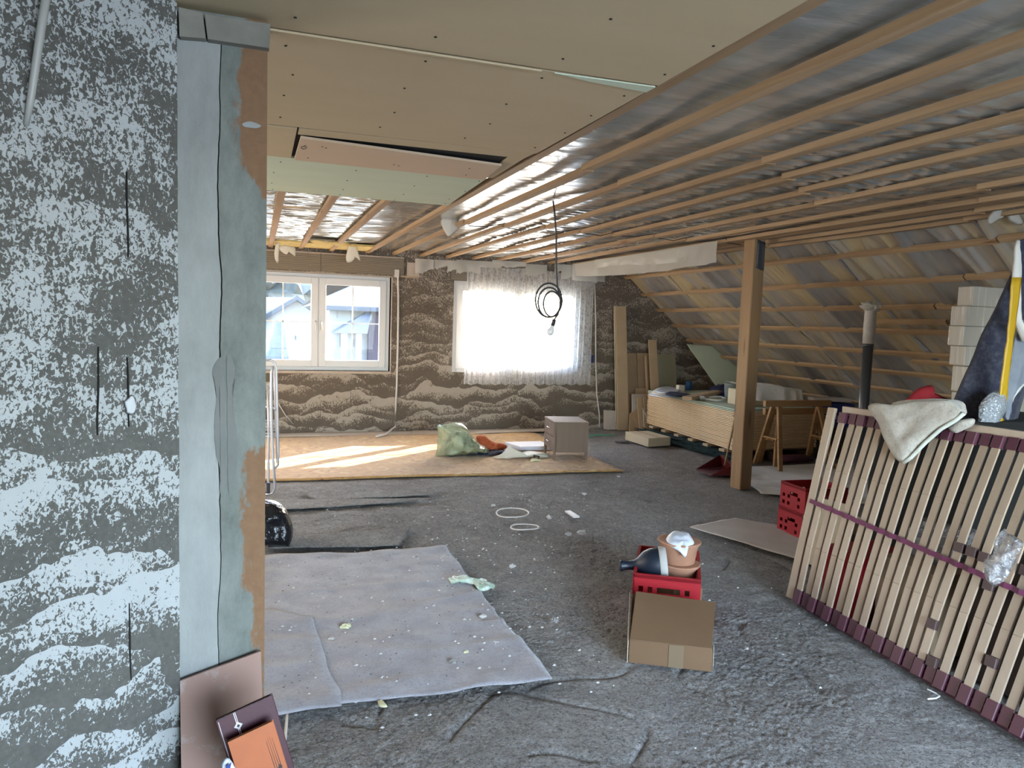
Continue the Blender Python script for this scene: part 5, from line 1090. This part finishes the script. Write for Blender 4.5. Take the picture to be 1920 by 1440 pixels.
g = G().slab(loft(L_, Rr, .22, 0, 1), 24, 24, (0, .02, 0)); g.build('felt_body', M['navy_felt'], t, True)
L_ = [aY(x, y, Yn - .1) for x, y in ((1910, 452), (1912, 520), (1918, 600))]; Rr = [aY(x, y, Yn - .1) for x, y in ((1940, 440), (1960, 520), (1990, 640))]
g = G().slab(loft(L_, Rr, .06, 0, 2), 12, 12, (0, .02, 0)); g.build('top_wrap', M['navy_felt'], t, True)
L_ = [aY(x, y, Yn - .16) for x, y in ((1908, 450), (1902, 500), (1898, 560), (1903, 600), (1918, 640))]; Rr = [aY(x, y, Yn - .16) for x, y in ((1912, 452), (1916, 500), (1914, 560), (1914, 600), (1926, 642))]
g = G().slab(loft(L_, Rr, .03, 0, 3), 6, 16, (0, .01, 0)); g.build('pale_hem', M['lining_edge'], t, True)
L_ = [aY(x, y, Yn - .22) for x, y in ((1899, 520), (1893, 590), (1889, 640), (1880, 700), (1871, 770))]; Rr = [aY(x, y, Yn - .22) for x, y in ((1916, 520), (1908, 590), (1900, 640), (1894, 700), (1884, 774))]
g = G().slab(loft(L_, Rr, .0, 0, 4), 4, 16, (0, .006, 0)); g.build('yellow_strap', M['yellow_strap'], t, True)
g = G().blob(aY(1872, 782, Yn - .2), (.025, .02, .03), .6, 5, 3, 16); g.build('strap_knot', M['yellow_strap'], t, True)
L_ = [aY(x, y, Yn - .12) for x, y in ((1912, 600), (1900, 660), (1880, 740), (1865, 790), (1850, 806))]; Rr = [aY(x, y, Yn - .10) for x, y in ((1960, 600), (1950, 660), (1915, 725), (1890, 775), (1860, 812))]
g = G().slab(loft(L_, Rr, .06, 0, 5), 12, 16, (0, .012, 0)); g.build('grey_lining', M['grey_fabric'], t, True)
g = G().tube([aY(x, y, Yn - .14) for x, y in ((1860, 812), (1885, 785), (1900, 745), (1912, 728), (1935, 705))], .006, 6); g.build('silver_edge', M['lining_edge'], t, True)
g = G().puff([aY(x, y, Yn - .2) for x, y in ((1832, 800), (1838, 762), (1856, 738), (1880, 732), (1886, 745), (1878, 775), (1862, 800), (1845, 812))], (0, -1, 0), .05, 7, .01, 10, .6, 4); tag(g.build('bubble_wrap_lump', M['bubble'], smooth=True, loc=tuple(aY(1860, 800, Yn - .2))), 'grey bubble wrap bulging out at the foot of the navy roll', 'bubble wrap')
# something dark carrying roll and wrap
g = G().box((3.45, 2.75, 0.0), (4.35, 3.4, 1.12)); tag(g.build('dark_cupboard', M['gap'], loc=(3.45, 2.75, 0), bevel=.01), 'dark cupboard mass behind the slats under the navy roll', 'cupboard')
# blue printed box with lettering, wood under it
bxY = 7.3; p0 = aY(1530, 756, bxY); p1 = aY(1575, 764, bxY); zb2 = aY(1540, 800, bxY).z
t = thing('blue_printed_box', 'dark blue printed box with pale lettering under the slope', 'box', (p0.x, bxY, zb2))
g = G().hexa([(p0.x, bxY, zb2), (p1.x + .12, bxY - .12, zb2), (p1.x + .12, bxY + .3, zb2), (p0.x, bxY + .3, zb2)], [(p0.x, bxY, p0.z), (p1.x + .12, bxY - .12, p0.z), (p1.x + .12, bxY + .3, p0.z), (p0.x, bxY + .3, p0.z)]); g.build('box_body', M['blue_box'], t, bevel=.004)
cu = bpy.data.curves.new('lettering', 'FONT'); cu.body = 'unoBau'; cu.size = .10; cu.extrude = .0015; tx = bpy.data.objects.new('lettering', cu); C.objects.link(tx); cu.materials.append(M['letter']); me_ = bpy.data.meshes.new_from_object(tx); bpy.data.objects.remove(tx); tx = bpy.data.objects.new('lettering', me_); C.objects.link(tx); tx.parent = t
dxy = V((p1.x + .12 - p0.x, -.12, 0)).normalized(); tx.matrix_local = Matrix.Translation(V((.05, -.012, .10))) @ Matrix(((dxy.x, 0, -dxy.y * -1, 0), (dxy.y, 0, -dxy.x, 0), (0, 1, 0, 0), (0, 0, 0, 1)))
g = G().box((p0.x, bxY - .0, 0), (p1.x + .12, bxY + .3, zb2)); tag(g.build('low_timber_bench', M['dark_wood'], loc=(p0.x, bxY, 0)), 'dark timber bench under the blue printed box', 'bench')
g = G().bar((p0.x - .02, bxY + .1, p0.z + .05), (p1.x + .1, bxY + .0, p0.z + .04), .2, .04); tag(g.build('grey_plank', M['cardboard_dust'], loc=(p0.x, bxY, p0.z)), 'grey plank lying on the blue printed box', 'plank')
# crates and carton at the left end of the slats
def smallcrate(x, y, z, label): 
    return crate('red_crate', (x, y, z), (.36, -.02, 0), (.02, .3, 0), .19, label, 10, 7)
cp = fl(1512, 975, .0)
pC = aY(1513, 918, 4.35); zc2 = pC.z
smallcrate(pC.x, 4.35, zc2 - .19, 'upper red crate peeking out left of the slats'); smallcrate(pC.x - .01, 4.35, zc2 - .385, 'lower red crate under the upper one, left of the slats')
g = G().box((pC.x + .01, 4.36, .005), (pC.x + .34, 4.62, zc2 - .39)); tag(g.build('grey_carton', M['cardboard_dust'], loc=(pC.x, 4.36, 0)), 'carton carrying the two red crates', 'box')
q0 = aY(1511, 1000, 3.62); q1 = aY(1545, 985, 3.62); q2 = aY(1508, 1120, 3.62)
t = thing('waste_carton', 'tall pale open carton at the left end of the slats', 'box', (q0.x, 3.62, 0)); hq = q0.z
q0.x = aY(1509, 1000, 3.93).x
g = G()
for a, b in (((0, 0), (.4, .01)), ((0, 0), (.01, .34)), ((.39, 0), (.4, .34)), ((0, .33), (.4, .34))): g.box((q0.x + a[0], 3.62 + a[1], .004), (q0.x + b[0], 3.62 + b[1], hq))
g.box((q0.x, 3.62, .004), (q0.x + .4, 3.96, .014)); g.build('carton_wall', M['cardboard_pale'], t)
g = G().prism([(q0.x, 3.62, hq), (q0.x, 3.96, hq), (q0.x + .10, 3.96, hq + .13), (q0.x + .10, 3.62, hq + .15)], (.004, 0, .002)); g.build('lid_flap', M['cardboard_pale'], t)
g = G().box((q0.x + .02, 3.612, hq - .13), (q0.x + .3, 3.619, hq - .03)); g.build('dark_window', M['mdf_green'], t); g = G().box((q0.x + .015, 3.61, hq - .20), (q0.x + .3, 3.619, hq - .13)); g.build('yellow_patch', M['yellow_strap'], t)
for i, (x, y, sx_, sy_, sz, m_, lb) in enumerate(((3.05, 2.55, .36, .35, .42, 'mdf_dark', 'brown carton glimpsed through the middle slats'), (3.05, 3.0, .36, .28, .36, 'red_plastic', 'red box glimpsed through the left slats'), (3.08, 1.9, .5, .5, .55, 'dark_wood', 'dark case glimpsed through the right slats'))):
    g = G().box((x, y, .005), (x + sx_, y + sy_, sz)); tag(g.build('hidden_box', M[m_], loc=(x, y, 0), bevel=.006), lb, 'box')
g = G().puff([(3.2, 2.9, .45), (3.2, 2.6, .44), (3.3, 2.55, .6), (3.28, 2.85, .62)], (-1, 0, .2), .06, 6, .03, 9); tag(g.build('white_bag_behind', M['clear_film'], smooth=True, loc=(3.2, 2.7, .44)), 'white plastic bag glimpsed behind the middle slats', 'bag')

# ------------------------------------------------------------------ small litter on the floor
def zf(x, y, e=.0): return floor_h(x, y) - .012 + e
def ring(cx_, cy_, rx, ry, label):
    g = G(); P = [fl(cx_ + rx * math.cos(k / 40 * 6.283) + .6 * math.sin(k * .31), cy_ + ry * math.sin(k / 40 * 6.283) + .4 * math.sin(k * .47)) for k in range(40)]
    g.tube([V((p.x, p.y, .016 + .002 * math.sin(i * .3))) for i, p in enumerate(P)], .006, 6, True); c = fl(cx_, cy_); tag(g.build('white_rubber_ring', M['white_cable'], smooth=True, loc=tuple(c)), label, 'ring', 'rings of pale string on the floor')
ring(961, 965, 30, 9, 'larger pale string ring on the floor, farther one'); ring(984, 992, 26, 5.5, 'flatter pale string ring on the floor, nearer one')
def chip(px, py, r, mat, label, name='plaster_chip', cat='chip', grp='plaster chips on the floor', seed=0, h_=.5):
    r *= .62; p = fl(px, py); p.z = .014; g = G().blob(p + V((0, 0, r * h_ * .6)), (r, r * .7, r * h_), .5, 2.5, seed, 12); tag(g.build(name, M[mat], loc=tuple(p)), label, cat, grp); return p
for i, (px, py, r, mm, lb) in enumerate(((1030, 975, .05, 'felt_white', 'grey stone lump right of the rings'), (1090, 1004, .06, 'chalk', 'biggest white plaster lump in the middle of the floor'), (1066, 1007, .045, 'chalk', 'flat white chip left of the biggest lump'), (1095, 930, .04, 'chalk', 'white chip near the carpet edge'), (1160, 877 + 20, .03, 'chalk', 'white chip just below the carpet corner'), (925, 952, .035, 'chalk', 'white chip left of the farther string ring'), (648, 1183, .045, 'leaf', 'pale crumpled paper bit in the middle of the mat'), (622, 1206, .03, 'chalk', 'white splinter on the mat left of centre'), (849, 1250, .04, 'felt_dark', 'curled grey peel on the mat near its right corner'), (874, 1230, .025, 'leaf', 'brown pebble on the mat near the right edge'), (905, 1163, .035, 'chalk', 'white flake on the right edge of the mat'), (870, 1170, .028, 'chalk', 'white flake left of the one at the mat edge'), (930, 1215, .035, 'chalk', 'white plaster splinter on the lower right mat'), (627, 1293, .025, 'mdf_dark', 'brown splinter on the lower left mat'), (1040, 1170, .045, 'felt_dark', 'dark stone on the floor right of the mat'), (787, 1099, .03, 'chalk', 'white flake on the upper middle of the mat'), (960, 1068, .04, 'chalk', 'grey white flake between mat and red crate'))): chip(px, py, r, mm, lb, seed=i)
a = fl(1064, 963); b = fl(1081, 974); g = G().bar(a + V((0, 0, .02)), b + V((0, 0, .02)), .05, .012); tag(g.build('white_strip', M['white_plastic'], loc=tuple(a)), 'small white rectangular strip on the floor, middle', 'strip')
g = G().puff([fl(x, y, .03) for x, y in ((840, 1086), (862, 1080), (885, 1086), (905, 1088), (928, 1098), (905, 1105), (880, 1095), (848, 1092))], (0, 0, 1), .018, 8, .022, 26, .3, 3); tag(g.build('crumpled_wrapper', M['wrapper'], smooth=True, loc=tuple(fl(885, 1092))), 'crumpled green and white wrapper at the mat corner', 'wrapper')
g = G().puff([fl(x, y, .02) for x, y in ((708, 1314), (718, 1313), (728, 1325), (712, 1324))], (0, -.3, 1), .01, 4, .006, 12); tag(g.build('dry_leaf', M['leaf'], smooth=True, loc=tuple(fl(716, 1320))), 'pale yellow dry leaf at the near edge of the mat', 'leaf')
a = fl(540, 1340); g = G().tube([a + V((-.05, .02, .01)), a + V((0, 0, .02)), fl(534, 1390, .01), fl(528, 1440, .01)], .006, 7); tag(g.build('floor_cable', M['white_cable'], smooth=True, loc=tuple(a)), 'pale cord on the floor beside the maroon album', 'cord')
rnd = random.Random(3)
for mm, cnt, nm, lb, sz in (('chalk', 560, 'white_crumbs', 'scattered tiny white plaster crumbs over the floor', (.0025, .011)), ('crumb_dark', 200, 'dark_crumbs', 'scattered tiny dark crumbs over mat and floor', (.0015, .006))):
    g = G()
    for k in range(cnt):
        if rnd.random() < .3: x, y = rnd.uniform(.1, 1.5), rnd.uniform(2.7, 4.9)
        elif rnd.random() < .6: x, y = rnd.gauss(2.0, .6), rnd.gauss(5.2, .8)
        else: x, y = rnd.uniform(.1, 4.2), rnd.uniform(2.2, 7.2)
        if mm == 'crumb_dark': x, y = rnd.uniform(0, 1.2), rnd.uniform(2.9, 4.8)
        r = rnd.uniform(*sz); z = .028 if x < 1.25 and 2.9 < y < 4.8 else .010
        g.add([(x - r, y, z), (x, y - r * .7, z), (x + r, y + .2 * r, z), (x, y + r * .8, z), (x + rnd.uniform(-.3, .3) * r, y, z + r * .7)], [(0, 1, 4), (1, 2, 4), (2, 3, 4), (3, 0, 4), (3, 2, 1, 0)])
    o = g.build(nm, M[mm], loc=(0, 0, 0)); tag(o, lb, 'crumbs', kind='stuff')
